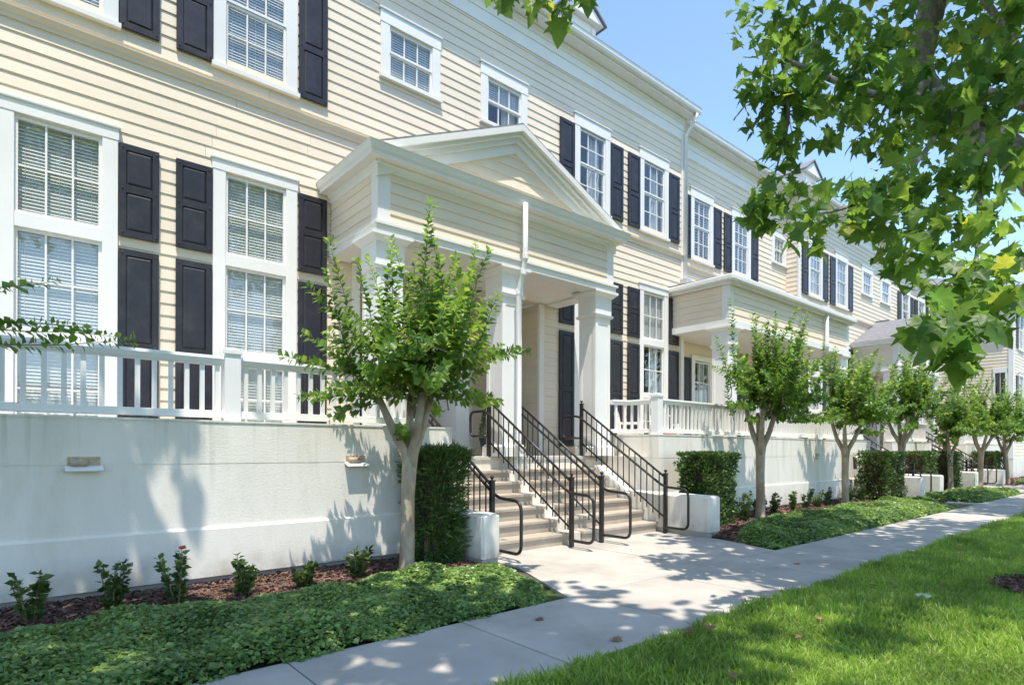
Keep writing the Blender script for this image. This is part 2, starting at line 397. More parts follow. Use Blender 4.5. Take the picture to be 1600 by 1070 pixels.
        MB().poly([(a-.05,y+.1,zb),(b+.05,y+.1,zb),(b+.05,y+D,zb),(a-.05,y+D,zb),(a-.05,y+.1,zt),(b+.05,y+.1,zt),(b+.05,y+D,zt),(a-.05,y+D,zt)],
                  [(0,1,2,3),(4,7,6,5),(1,5,6,2),(2,6,7,3),(3,7,4,0)]).build('room_behind', M['room'], win)
        if fill in ('blind', 'half', 'wide'):
            bl = MB(); step = .042 if fill != 'wide' else .075
            zlo = zb if fill != 'half' else panels[0][0]; z = zt - .03; n = 0
            tilt = 1.12 if fill != 'wide' else .35
            while z > zlo + .02:
                hw = step*.66; dy, dz = hw*math.cos(tilt), hw*math.sin(tilt)
                bl.poly([(a+.01, y+.058-dy, z-dz), (b-.01, y+.058-dy, z-dz), (b-.01, y+.058+dy, z+dz), (a+.01, y+.058+dy, z+dz)], [(0, 1, 2, 3)])
                z -= step*random.uniform(.985, 1.015); n += 1
            if fill == 'wide':
                bl.box(a, a+.05, y+.05, y+.08, zb, zt); bl.box(b-.05, b, y+.05, y+.08, zb, zt); bl.box((a+b)/2-.03, (a+b)/2+.03, y+.05, y+.08, zb, zt)
            else:
                for q in (.12, .5, .88):
                    xx = a + (b-a)*q; bl.box(xx-.002, xx+.002, y+.045, y+.05, zlo, zt)
                bl.box(a+.01, b-.01, y+.05, y+.09, zt-.03, zt)
            tag(bl.build('blind', M['blind'], win), kind='stuff')
        if fill in ('curtain', 'half'):
            for (ca, cb) in ((a, a + (b-a)*.16), (a + (b-a)*.58, b)):
                n = 40; pts = []
                for q in range(n+1):
                    t = q/n; pts.append((ca + (cb-ca)*t, y + .16 + .03*math.sin(t*(cb-ca)*62)))
                cu = MB().poly([(p[0], p[1], zb) for p in pts] + [(p[0], p[1], zt) for p in pts], [(q, q+1, q+n+2, q+n+1) for q in range(n)])
                cu.build('curtain', M['curtain'], win, smooth=True)
        return win
    def shutter(s, x0, x1, z0, z1, splits, y=0.0):
        """raised-panel shutter; splits are the panel boundaries"""
        w_ = x1-x0; st = .075 if w_ > .3 else .06
        b = MB().box(x0, x1, y-.05, y-.03, z0, z1)
        edges = [z0] + list(splits) + [z1]
        b.box(x0, x0+st, y-.066, y-.0505, z0, z1); b.box(x1-st, x1, y-.066, y-.0505, z0, z1)
        for i, e in enumerate(edges):
            h = .08 if i in (0, len(edges)-1) else .05
            lo, hi = (e, e+h) if i == 0 else ((e-h, e) if i == len(edges)-1 else (e-h, e+h))
            b.box(x0+st, x1-st, y-.0655, y-.0505, lo, hi)
        sh = b.build('shutter', M['shutter'], s.root, bevel=0.003 if s.detail else 0)
        for i in range(len(edges)-1):
            za = edges[i] + (.08 if i == 0 else .05); zb = edges[i+1] - (.08 if i == len(edges)-2 else .05)
            k = .03
            MB().poly([(x0+st+.004, y-.0502, za+.004), (x1-st-.004, y-.0502, za+.004), (x1-st-.004, y-.0502, zb-.004), (x0+st+.004, y-.0502, zb-.004),
                       (x0+st+k, y-.066, za+k), (x1-st-k, y-.066, za+k), (x1-st-k, y-.066, zb-k), (x0+st+k, y-.066, zb-k)],
                      [(4,5,6,7), (0,1,5,4), (1,2,6,5), (2,3,7,6), (3,0,4,7)]).build('panel', M['shutter'], sh)
        bl = MB()
        for xx in (x0+.035, x1-.035):
            for zz in [z0+.05, z1-.05] + list(splits):
                bl.lathe([(.011, 0), (.009, .008), (.004, .011)], (0, 0, 0), 8)
                for q in range(len(bl.v)-24, len(bl.v)):
                    vx, vy, vz = bl.v[q]; bl.v[q] = (xx+vx, y-.0665-vz, zz+vy)
        if s.detail: bl.build('bolts', M['shutter'], sh)
        # mounting blocks reach back to the boards
        MB().box(x0+.05, x1-.05, y-.0302, y-.012, z0+.1, z0+.14).box(x0+.05, x1-.05, y-.0302, y-.012, z1-.14, z1-.1).build('mounting_block', M['shutter'], sh)
        return sh

def cornice(h, x0, x1, ys, z, over, end0=True, end1=True):
    """eave with frieze board, bed moulding, soffit and gutter along the front; local coords, ys wall plane"""
    r = h.root
    fr = MB().box(x0, x1, ys-.035, ys+.02, z-.52, z-.27).box(x0, x1, ys-.05, ys+.02, z-.268, z-.12)
    fr.prism([(ys, z-.118), (ys-.06, z-.118), (ys-.08, z-.07), (ys-.13, z-.03), (ys-.13, z-.002), (ys, z-.002)], 'x', x0, x1)
    fr.build('frieze', M['trim'], r)
    MB().box(x0 - (over*.7 if end0 else 0), x1 + (over*.4 if end1 else 0), ys-over, ys+.3, z, z+.05).build('soffit', M['trim'], r)
    a, b = x0 - (over*.7 if end0 else 0), x1 + (over*.4 if end1 else 0)
    MB().prism([(ys-over+.0, z+.052), (ys-over-.09, z+.052), (ys-over-.115, z+.10), (ys-over-.12, z+.17), (ys-over-.135, z+.185), (ys-over-.12, z+.185), (ys-over-.02, z+.15), (ys-over, z+.15)], 'x', a, b).build('gutter', M['gutter'], r)
    rf = MB().poly([(a, ys-over-.02, z+.152), (b, ys-over-.02, z+.152), (b, ys+5, z+2.95), (a, ys+5, z+2.95),
                    (a, ys-over-.02, z+.06), (b, ys-over-.02, z+.06), (b, ys+5, z+.06), (a, ys+5, z+.06)],
                   [(0,1,2,3), (1,5,6,2), (4,0,3,7), (2,6,7,3), (4,7,6,5)]).build('roof', M['shingle'], r)
    return rf

def dormer(h, rf, x, ys, z):
    r = MB(); r.box(x-.55, x+.55, ys+.9, ys+3.2, z+.5, z+1.75)
    d_ = r.build('dormer', M['trim'], h.root)
    lv = MB()
    for k in range(8):
        zz = z + .72 + k*.11
        lv.poly([(x-.36, ys+.88, zz), (x+.36, ys+.88, zz), (x+.36, ys+.84, zz-.06), (x-.36, ys+.84, zz-.06)], [(0, 1, 2, 3)])
    lv.box(x-.42, x-.36, ys+.83, ys+.9, z+.6, z+1.62).box(x+.36, x+.42, ys+.83, ys+.9, z+.6, z+1.62)
    lv.build('louvre', M['trim'], d_)
    MB().prism([(x-.68, z+1.75), (x+.68, z+1.75), (x, z+2.2)], 'y', ys+.75, ys+3.6).build('dormer_gable', M['trim'], d_)
    MB().poly([(x-.75, ys+.7, z+1.74), (x, ys+.7, z+2.25), (x+.75, ys+.7, z+1.74), (x-.75, ys+3.6, z+1.74), (x, ys+3.6, z+2.25), (x+.75, ys+3.6, z+1.74),
               (x-.75, ys+.7, z+1.79), (x, ys+.7, z+2.31), (x+.75, ys+.7, z+1.79), (x-.75, ys+3.6, z+1.79), (x, ys+3.6, z+2.31), (x+.75, ys+3.6, z+1.79)],
              [(6,7,10,9), (7,8,11,10), (0,3,4,1), (1,4,5,2), (0,1,7,6), (1,2,8,7), (0,6,9,3), (2,5,11,8)]).build('dormer_roof', M['shingle'], d_)

def column(h, x, yfront, z0, z1, wd=.42):
    a = wd/2; y0, y1 = yfront, yfront + wd; cy = yfront + a
    b = MB().box(x-a+.012, x+a-.012, y0+.012, y1-.012, z0+.2, z1-.02)
    st = .07                                   # stiles and rails leave a sunk panel on every face
    for sx in (-1, 1):
        for sy in (-1, 1):
            b.box(x+sx*a-(st if sx > 0 else 0), x+sx*a+(st if sx < 0 else 0), cy+sy*a-(st if sy > 0 else 0), cy+sy*a+(st if sy < 0 else 0), z0+.2, z1-.62)
    b.box(x-a+st, x+a-st, y0, y0+.02, z0+.2, z0+.4).box(x-a, x-a+.02, y0+st, y1-st, z0+.2, z0+.4)
    b.box(x-a, x+a, y0, y1, z1-.6199, z1-.5)
    c = b.build('column', M['trim'], h.root)
    k = MB()
    k.frustum(x, cy, z1-.5, z1-.45, a+.035, a+.035, a+.05, a+.05).box(x-a-.015, x+a+.015, y0-.015, y1+.015, z1-.449, z1-.12)
    k.frustum(x, cy, z1-.12, z1-.05, a+.03, a+.03, a+.1, a+.1).box(x-a-.11, x+a+.11, y0-.11, y1+.11, z1-.0499, z1-.003)
    k.build('capital', M['trim'], c)
    MB().box(x-a-.05, x+a+.05, y0-.05, y1+.05, z0+.002, z0+.16).frustum(x, cy, z0+.16, z0+.2, a+.05, a+.05, a+.012, a+.012).build('plinth', M['trim'], c)
    return c

def downspout(h, path, r=.042):
    d_ = MB().tube(path, r, 10).build('downspout', M['gutter'], h.root, smooth=True)
    for p in path[1:-1]: MB().lathe([(r+.006, -.05), (r+.008, -.04), (r+.008, .04), (r+.006, .05)], p, 10).build('strap', M['gutter'], d_)

LOWP = [(4.13 + .035, 5.22, 2), (2.80, 3.93, 2), (1.56, 2.62, 2)]
def main_house(cx, detail, label, fills, right_spout=True):
    h = House('townhouse', cx, YF, detail, label); r = h.root
    W0, W1 = -7.15, 7.17; ops = []
    wins = []
    for sg in (-1, 1):
        for (a, b) in ((3.033, 4.207), (5.313, 6.487)):
            x0, x1 = (a, b) if sg > 0 else (-b, -a)
            wins.append((x0, x1)); ops += [(x0+.13-W0, x1-.13-W0, 1.5, 5.26), (x0+.13-W0, x1-.13-W0, 6.80, 8.48)]
        x0, x1 = (.46, 1.64) if sg > 0 else (-1.64, -.46)
        ops.append((x0+.13-W0, x1-.13-W0, 7.68, 8.52))
    ops += [(-2.05-W0, 2.05-W0, 1.2, 4.40)]
    h.wall('front_wall', (W0, 0), 0, W1-W0, 1.22, 9.62, ops)
    MB().box(W0, W1, .12, .3, -.1, 1.22).box(W0, W1, 0.1, .3, 9.62, 10.1).build('base_wall', M['stucco'], r)
    # belt moulding
    MB().prism([(-.0, 6.36), (-.035, 6.36), (-.04, 6.41), (-.075, 6.44), (-.09, 6.47), (-.0, 6.50)], 'x', W0, W1).build('belt_moulding', M['siding'], r)
    MB().box(W0-.03, W0+.10, -.04, .02, 1.22, 9.5).build('corner_board', M['trim'], r)
    MB().box(W1-.10, W1+.03, -.04, .02, 1.22, 9.5).build('corner_board', M['trim'], r)
    # end walls
    wl = h.wall('end_wall', (W0, 8.0), R(-90), 8.0, 1.22, 10.0); wl = h.wall('end_wall', (W1, 0.12), R(90), 7.9, 1.22, 10.0)
    wins.sort()
    for i, (x0, x1) in enumerate(wins):
        h.window(x0, x1, 1.46, 5.47, LOWP, 3, fills[0][i]); h.window(x0, x1, 6.70, 8.76, [(7.74, 8.42, 2), (6.86, 7.66, 2)], 3, fills[1][i])
    for i, sg in enumerate((-1, 1)):
        x0, x1 = (.46, 1.64) if sg > 0 else (-1.64, -.46)
        h.window(x0, x1, 7.60, 8.78, [(8.12, 8.47, 1), (7.72, 8.06, 1)], 3, fills[2][i])
    for sg in (-1, 1):
        for a, b in ((2.57, 3.014), (4.217, 4.663), (4.86, 5.303), (6.505, 6.95)):
            x0, x1 = (a, b) if sg > 0 else (-b, -a)
            h.shutter(x0, x1, 4.09, 5.27, [4.70]); h.shutter(x0, x1, 1.46, 3.93, [2.69])
            h.shutter(x0, x1, 6.74, 8.47, [7.52])
    rf = cornice(h, W0, W1, 0, 10.02, .36)
    for x in (-4.2, 4.2): dormer(h, rf, x, 0, 10.1)
    # portico
    yb = -1.57; px = 2.48; zb, zt = 4.40, 5.30
    for rz, org, L in ((0, (-px+.18, yb), 2*px-.36), (R(-90), (-px, -.03), -yb-.18-.03), (R(90), (px, yb+.18), -yb-.2)):
        h.wall('portico_frieze', org, rz, L, zb+.12, zt-.02, thick=.1)
    MB().box(-px-.014, -px+.18, yb-.014, yb+.18, zb+.12, zt).build('corner_board', M['trim'], r)
    MB().box(px-.18, px+.014, yb-.014, yb+.18, zb+.12, zt).build('corner_board', M['trim'], r)
    bm = MB()
    for (a, b, c, d_) in ((-px-.05, px+.05, yb-.05, yb+.3), (-px-.05, -px+.3, yb+.3, -.03), (px-.3, px+.05, yb+.3, -.03)):
        bm.box(a, b, c, d_, zb-.02, zb+.09)
    bm.box(-px-.08, px+.08, yb-.08, yb+.2, zb+.0901, zb+.13).box(-px-.08, -px+.2, yb+.2, -.03, zb+.0901, zb+.13).box(px-.2, px+.08, yb+.2, -.03, zb+.0901, zb+.13)
    bm.build('portico_beam', M['trim'], r)
    MB().box(-px+.301, px-.301, yb+.301, -.025, zb+.02, zb+.1).box(-2.03, 2.03, -.024, 1.75, zb+.021, zb+.1).build('porch_ceiling', M['ceiling'], r)
    # cornice of the portico: stepped mouldings and gutter on three sides
    prof = [(0, zt-.06), (.02, zt-.06), (.03, zt-.01), (.075, zt+.03), (.075, zt+.05), (.2, zt+.055), (.2, zt+.10), (.225, zt+.13), (.245, zt+.2), (.26, zt+.215), (.1, zt+.24), (0, zt+.24)]
    ring = []
    for o, z in prof:
        ring.append([(-px-o, -.02, z), (-px-o, yb-o, z), (px+o, yb-o, z), (px+o, -.02, z)])
    n = len(prof); vs = [p for q in ring for p in q]
    fs = [(4*i+k, 4*i+k+1, 4*((i+1) % n)+k+1, 4*((i+1) % n)+k) for i in range(n) for k in range(3)]
    MB().poly(vs, fs).build('portico_cornice', M['trim'], r)
    za = zt + .22; ap = 6.62; rise = (ap - za) / px
    MB().poly([(-px-.1, yb-.14, za+.001), (px+.1, yb-.14, za+.001), (px+.1, yb-.01, za+.07), (-px-.1, yb-.01, za+.07)], [(0, 1, 2, 3)]).build('pent_flashing', M['flash'], r)
    h.wall('gable', (-px, yb+.0), 0, 2*px, za, ap-.1, clip=[(0, za), (2*px, za), (px, ap-.1)], thick=.1)
    rk = MB()
    for sg in (-1, 1):
        for (y0, y1, t0, t1) in ((yb-.05, yb+.02, -.36, -.2), (yb-.1, yb+.02, -.199, -.12), (yb-.16, yb+.02, -.119, -.06), (yb-.22, yb+.02, -.0599, .04)):
            xe = 2.52
            P = [(0, y0, ap+t0), (0, y0, ap+t1), (sg*xe, y0, ap+t1-rise*xe), (sg*xe, y0, ap+t0-rise*xe)]
            Q = [(p[0], y1, p[2]) for p in P]
            rk.poly(P+Q, [(0,1,2,3), (7,6,5,4), (0,4,5,1), (1,5,6,2), (2,6,7,3), (3,7,4,0)])
    rk.build('rake_board', M['trim'], r)
    e = 2.60; t1 = .042
    rfp = MB()
    for sg in (-1, 1):
        P = [(0, yb-.205, ap+t1), (sg*e, yb-.205, ap+t1-rise*e), (sg*e, 0, ap+t1-rise*e), (0, 0, ap+t1)]
        rfp.poly(P + [(p[0], p[1], p[2]+.03) for p in P], [(0,1,2,3), (7,6,5,4), (0,4,5,1), (1,5,6,2), (2,6,7,3), (3,7,4,0)])
    rfp.build('portico_roof', M['shingle'], r)
    MB().box(-.04, .04, -.5, -.02, ap+.0, ap+.12).build('ridge_cap', M['shingle'], r)
    for x in (-2.27, 0, 2.27): column(h, x, yb+.05, 1.272, zb)
    downspout(h, [(.02, yb-.25, zt+.08), (.02, yb-.25, zb+.12), (.02, yb-.2, zb-.12), (.03, yb-.075, zb-.42), (.03, yb-.075, 1.5), (.03, yb-.2, 1.34)])
    # entry recess: party wall, side walls, back walls with doors
    MB().box(-.14, .14, -.12, 1.7, 1.27, zb).box(-.17, .17, -.14, .05, 1.27, 1.45).build('party_wall', M['trim'], r)
    h.wall('entry_side_wall', (2.05, 1.7), R(-90), 1.7, 1.27, zb, thick=.1); h.wall('entry_side_wall', (-2.05, 0), R(90), 1.7, 1.27, zb, thick=.1)
    MB().box(2.0, 2.13, -.04, .03, 1.27, zb).build('corner_board', M['trim'], r)
    MB().box(-2.13, -2.0, -.04, .03, 1.27, zb).build('corner_board', M['trim'], r)
    for sg in (-1, 1):
        x0 = .15 if sg > 0 else -2.04
        h.wall('entry_back_wall', (x0, 1.7), 0, 1.89, 1.27, zb, [(.35, 1.35, 1.27, 3.6)], thick=.1)
        d_ = MB().box(x0+.42, x0+1.28, 1.72, 1.77, 1.29, 3.5).build('door', M['shutter'], r)
        MB().box(x0+.3, x0+.41, 1.66, 1.8, 1.27, 3.62).box(x0+1.29, x0+1.4, 1.66, 1.8, 1.27, 3.62).box(x0+.3, x0+1.4, 1.655, 1.8, 3.51, 3.66).build('door_frame', M['trim'], d_)
        for (pa, pb, qa, qb) in ((.52, .82, 1.5, 2.2), (.88, 1.18, 1.5, 2.2), (.52, .82, 2.35, 3.35), (.88, 1.18, 2.35, 3.35)):
            MB().box(x0+pa, x0+pb, 1.705, 1.73, qa, qb).build('panel', M['shutter'], d_, bevel=.01)
        MB().lathe([(.03, 0), (.03, .02), (.012, .03), (.03, .06), (.0, .075)], (x0+1.2, 1.70, 2.25)).build('handle', M['gutter'], d_)
    if right_spout:
        downspout(h, [(W1-.02, -.44, 10.05), (W1-.02, -.36, 9.9), (W1+.0, -.1, 9.62), (W1+.0, -.1, 5.72)], .045)
        MB().box(W1-.1, W1+.1, -.2, -.04, 5.55, 5.75).frustum(W1, -.12, 5.75, 5.85, .1, .08, .13, .1).build('conductor_head', M['gutter'], r)
    h.finish()
    return h

fA = [['blind', 'blind', 'half', 'half'], ['blind', 'blind', 'curtain', 'curtain'], ['blind', 'half']]
hA = main_house(CX, True, 'cream clapboard townhouse with gabled portico, nearest to the viewer', fA)
fC = [['blind', 'curtain', 'half', 'half'], ['curtain', 'curtain', 'curtain', 'half'], ['curtain', 'curtain']]
hC = main_house(CX + 21.12, False, 'far cream townhouse whose portico roof shows grey shingles', fC, False)

# the recessed house between them
hB = House('townhouse', 17.0, 9.45, False, 'recessed cream townhouse with flat-roofed porch between the gabled ones'); rB = hB.root
L0 = 13.5 - 17.0; L1 = 20.45 - 17.0
opsB = [(14.54-17+.13-L0, 15.69-17-.13-L0, 6.8, 8.5), (16.74-17+.13-L0, 17.88-17-.13-L0, 6.8, 8.5), (19.31-17+.13-L0, 20.3-17-.13-L0, 7.68, 8.5),
        (14.6-17+.13-L0, 15.7-17-.13-L0, 1.5, 3.9), (17.3-17+.13-L0, 18.4-17-.13-L0, 1.5, 3.9)]
hB.wall('front_wall', (L0, 0), 0, L1-L0, 1.22, 9.62, opsB)
MB().box(L0, L1, .12, .3, -.1, 1.22).box(L0, L1, .1, .3, 9.62, 10.1).build('base_wall', M['stucco'], rB)
UP = [(7.74, 8.42, 2), (6.86, 7.66, 2)]
hB.window(14.54-17, 15.69-17, 6.70, 8.76, UP, 3, 'wide'); hB.window(16.74-17, 17.88-17, 6.70, 8.76, UP, 3, 'wide')
hB.window(19.31-17, 20.3-17, 7.60, 8.76, [(8.12, 8.45, 1), (7.72, 8.06, 1)], 3, 'wide')
hB.window(14.6-17, 15.7-17, 1.46, 4.05, [(2.75, 3.85, 2), (1.6, 2.67, 2)], 3, 'curtain'); hB.window(17.3-17, 18.4-17, 1.46, 4.05, [(2.75, 3.85, 2), (1.6, 2.67, 2)], 3, 'curtain')
for a, b in ((14.10, 14.52), (15.71, 16.13), (16.29, 16.71), (17.91, 18.33)): hB.shutter(a-17, b-17, 6.74, 8.47, [7.52])
for a, b in ((14.14, 14.57), (15.73, 16.16), (16.85, 17.27), (18.43, 18.86)): hB.shutter(a-17, b-17, 1.5, 3.95, [2.7])
MB().prism([(-.0, 6.36), (-.035, 6.36), (-.04, 6.41), (-.075, 6.44), (-.09, 6.47), (-.0, 6.50)], 'x', L0, L1).build('belt_moulding', M['siding'], rB)
cornice(hB, L0, L1, 0, 10.02, .36, False, False)
# flat porch of the recessed house
a0, a1, yb = 13.05-17, 20.2-17, 7.4-9.45; zb, zt = 4.36, 5.32
for rz, org, L in ((0, (a0+.18, yb), a1-a0-.36), (R(-90), (a0, -.45), -yb-.45-.18), (R(90), (a1, yb+.18), -yb-.2)):
    hB.wall('porch_frieze', org, rz, L, zb+.12, zt-.02, thick=.1)
MB().box(a0-.014, a0+.18, yb-.014, yb+.18, zb+.12, zt).build('corner_board', M['trim'], rB)
MB().box(a1-.18, a1+.014, yb-.014, yb+.18, zb+.12, zt).build('corner_board', M['trim'], rB)
MB().box(a0-.05, a1+.05, yb-.05, yb+.3, zb-.02, zb+.13).box(a0-.05, a0+.3, yb+.3, -.0, zb-.02, zb+.13).box(a1-.3, a1+.05, yb+.3, -.45, zb-.02, zb+.13).build('porch_beam', M['trim'], rB)
MB().box(a0+.301, a1-.301, yb+.301, -.03, zb+.02, zb+.1).build('porch_ceiling', M['ceiling'], rB)
MB().box(a0-.1, a1+.1, yb-.1, -.0, zt, zt+.06).build('porch_cornice', M['trim'], rB)
MB().box(a0-.2, a1+.2, yb-.2, -.01, zt+.0605, zt+.2).build('gutter', M['gutter'], rB, bevel=.03)
MB().poly([(a0-.15, yb-.15, zt+.201), (a1+.15, yb-.15, zt+.201), (a1+.15, -.01, zt+.25), (a0-.15, -.01, zt+.25)], [(0, 1, 2, 3)]).build('porch_roof', M['flash'], rB)
for x in (a0+.25, (a0+a1)/2, a1-.25): column(hB, x, yb+.05, 1.272, zb)
downspout(hB, [(18.3-17, yb-.12, zt+.05), (18.3-17, yb-.12, zb+.1), (18.3-17, yb-.12, zb-.1)], .05)
hB.finish()

# far cross-wing house at the end of the row
hD = House('townhouse', 38.0, 6.35, False, 'far cream house end with side wall facing the row, behind tree leaves'); rD = hD.root
hD.wall('side_wall', (0, 12), R(-90), 12.0, 1.0, 9.3, [(11.33-.02, 11.75, 3.0, 5.3)])
hD.wall('front_wall', (0, 0), 0, 16, 1.0, 9.3, [(1.3, 2.3, 2.6, 5.2), (4.3, 5.3, 2.6, 5.2), (1.3, 2.3, 6.6, 8.5), (4.3, 5.3, 6.6, 8.5)])
MB().box(.12, 16, .12, 12, 0, 9.9).build('inner_wall', M['room'], rD)
MB().box(-.04, .16, -.04, .16, 1.0, 9.3).build('corner_board', M['trim'], rD)
for x in (1.17, 4.17):
    hD.window(x, x+1.26, 2.5, 5.4, [(3.95, 5.15, 2), (2.66, 3.88, 2)], 3, 'curtain'); hD.window(x, x+1.26, 6.5, 8.7, [(7.6, 8.4, 2), (6.66, 7.5, 2)], 3, 'curtain')
    for q in (x-.47, x+1.28): hD.shutter(q, q+.45, 2.6, 5.2, [3.9]); hD.shutter(q, q+.45, 6.6, 8.45, [7.5])
sw_ = MB().box(-.06, .0, .2, .28, 2.9, 5.5).box(-.06, 0, .68, .76, 2.9, 5.5).box(-.065, 0, .2, .76, 5.3, 5.55).box(-.07, 0, .18, .78, 2.82, 2.92).build('window', M['trim'], rD)
MB().box(-.02, -.005, .28, .68, 2.92, 5.3).build('pane', M['glass'], sw_); MB().box(-.03, -.001, .47, .49, 2.92, 5.3).box(-.03, -.001, .28, .68, 4.1, 4.15).build('muntins', M['trim'], sw_)
MB().box(-.45, 16.4, -.45, 12, 9.3, 9.45).box(-.12, 16.2, -.12, 12, 8.85, 9.2999).build('cornice', M['trim'], rD)
MB().box(-.55, 16.5, -.55, 12, 9.4505, 9.58).build('gutter', M['gutter'], rD)
MB().poly([(-.5, -.5, 9.58), (16.4, -.5, 9.58), (16.4, 12, 9.58), (-.5, 12, 9.58), (5, 5, 12), (11.5, 5, 12)], [(0, 1, 5, 4), (1, 2, 5), (2, 3, 4, 5), (3, 0, 4)]).build('roof', M['shingle'], rD)
MB().box(-.03, 16, -.03, 12, 0, 1.0).build('base_wall', M['stucco'], rD)
hD.finish()

# ---------------------------------------------------------------- terrace, walls
tf = MB().box(-8, 4.45, 6.8, 9.1, 0, 1.27).box(4.45, 8.78, 7.78, 10.85, 0, 1.27).box(8.78, 19.6, 6.8, 9.5, 0, 1.268).box(19.6, 40, 7.9, 9.4, 0, 1.266)
tag(tf.build('terrace_floor', M['floor']), kind='structure')

def terrace_wall(x0, x1, label, ret=None, y=6.56):
    r = empty('terrace_wall', (x0, y, 0)); tag(r, label, 'wall', 'stucco terrace walls'); L = x1-x0
    MB().box(0, L, .03, .26, -.1, .10).build('footing', M['concrete'], r)
    c = MB().prism([(-.028, .1), (-.028, .578), (-.012, .60), (.26, .60), (.26, .1)], 'x', 0, L); c.build('plinth', M['stucco'], r)
    b = MB().box(0, L, 0, .26, .60, 1.232)
    if ret: b.box(0, .24, .26, ret, .0, 1.232)
    b.build('lower_wall', M['stucco'], r)
    b = MB().box(0, L, 0.001, .26, 1.243, 1.66).box(0.004, L-.004, .012, .25, 1.232, 1.243)
    if ret: b.box(0, .24, .26, ret, 1.243, 1.66).box(.012, .23, .26, ret, 1.232, 1.243)
    b.build('upper_wall', M['stucco'], r)
    b = MB().box(-.006, L+.006, -.008, .27, 1.6605, 1.68)
    if ret: b.box(-.006, .25, .27, ret, 1.6605, 1.68)
    b.build('coping', M['stucco'], r)
    return r
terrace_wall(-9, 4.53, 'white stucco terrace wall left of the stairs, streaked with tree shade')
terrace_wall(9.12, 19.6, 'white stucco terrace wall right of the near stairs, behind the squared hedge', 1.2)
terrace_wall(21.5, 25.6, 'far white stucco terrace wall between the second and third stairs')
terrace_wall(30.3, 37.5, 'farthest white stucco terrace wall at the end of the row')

def cheek(x0, x1, y0, y1, z, label):
    o = MB().prism([(x0+.03, y0), (x1-.03, y0), (x1, y0+.03), (x1, y1), (x0, y1), (x0, y0+.03)], 'z', .09, z-.03)
    o.poly([(x0+.03, y0, z-.0299), (x1-.03, y0, z-.0299), (x1, y0+.03, z-.0299), (x1, y1, z-.0299), (x0, y1, z-.0299), (x0, y0+.03, z-.0299),
            (x0+.06, y0+.04, z), (x1-.06, y0+.04, z), (x1-.04, y0+.06, z), (x1-.04, y1, z), (x0+.04, y1, z), (x0+.04, y0+.06, z)],
           [(0, 1, 7, 6), (1, 2, 8, 7), (2, 3, 9, 8), (3, 4, 10, 9), (4, 5, 11, 10), (5, 0, 6, 11), (6, 7, 8, 9, 10, 11)])
    r = empty('stair_side_wall', (0, 0, 0)); r.location = ((x0+x1)/2, y0, 0); tag(r, label, 'wall', 'low walls beside the stairs')
    ob = o.build('wall_block', M['stucco'], r, (-(x0+x1)/2, -y0, 0))
    MB().box(x0+.02, x1-.02, y0+.03, y1, -.05, .0899).build('footing', M['concrete'], r, (-(x0+x1)/2, -y0, 0))
    # upper part, hidden by the hedge from the front, climbs with the stairs
    MB().prism([(6.72, z-.05), (y1, z-.05), (y1, 1.26)], 'x', x0+.01, x1-.01).build('sloped_wall', M['stucco'], r, (-(x0+x1)/2, -y0, 0))
cheek(4.28, 4.56, 5.56, 7.77, .62, 'low white stucco block left of the left stairs, behind the tree')
cheek(8.42, 8.76, 5.1, 7.77, .66, 'low white stucco block right of the right stairs, beside clipped hedge')
for x, lb in ((19.45, 'far low stucco block left of the second stairs'), (21.25, 'far low stucco block right of the second stairs'), (25.4, 'far low stucco block left of the third stairs'), (29.6, 'far low stucco block right of the third stairs')):
    cheek(x, x+.3, 5.2, 7.8, .66, lb)

# ---------------------------------------------------------------- stairs
def stairs(x0, x1, y0, label, top=1.27, tread=.28, n=7):
    r = empty('stair_flight', (x0, y0, 0)); tag(r, label, 'stairs', 'stair flights'); L = x1-x0
    hs = [.175*(k+1) for k in range(n-1)] + [top]
    for k in range(n-1):
        z = hs[k]
        s_ = MB().box(.0, L, k*tread+.025, (n-1)*tread+.02, z-.175 if k else -.1, z-.0451).box(-.012, L+.012, k*tread, (k+1)*tread+.03, z-.045, z)
        s_.build('step', M['step'], r, bevel=.006)
    MB().box(.0, L, (n-1)*tread+.022, (n-1)*tread+.1, 1.05, top-.06).build('top_riser', M['stucco'], r)
    MB().box(-.03, L+.03, (n-1)*tread, (n-1)*tread+.4, top-.0599, top+.004).build('landing_edge', M['floor'], r, bevel=.006)
    return r
stairs(4.58, 6.32, 6.06, 'left flight of seven tan stone steps up to the near portico')
stairs(6.58, 8.40, 6.06, 'right flight of seven tan stone steps up to the near portico')
mid = empty('stair_divider', (6.45, 6.1, 0)); tag(mid, 'white stepped stucco divider between the two near stair flights', 'wall')
for k in range(7):
    MB().box(-.115, .115, k*.28+.02, k*.28+.32, -.05, .175*(k+1)-.012 if k < 6 else 1.262).build('block', M['stucco'], mid)
stairs(19.77, 21.23, 6.1, 'far flight of steps up to the flat-roofed porch')
stairs(25.72, 27.4, 6.1, 'far left flight of steps up to the shingled portico')
stairs(27.7, 29.58, 6.1, 'far right flight of steps up to the shingled portico')

def arc(p0, pc, p1, n=6):
    """quadratic bend"""
    return [tuple((1-t)**2*a + 2*t*(1-t)*b + t*t*c for a, b, c in zip(p0, pc, p1)) for t in [q/n for q in range(n+1)]]

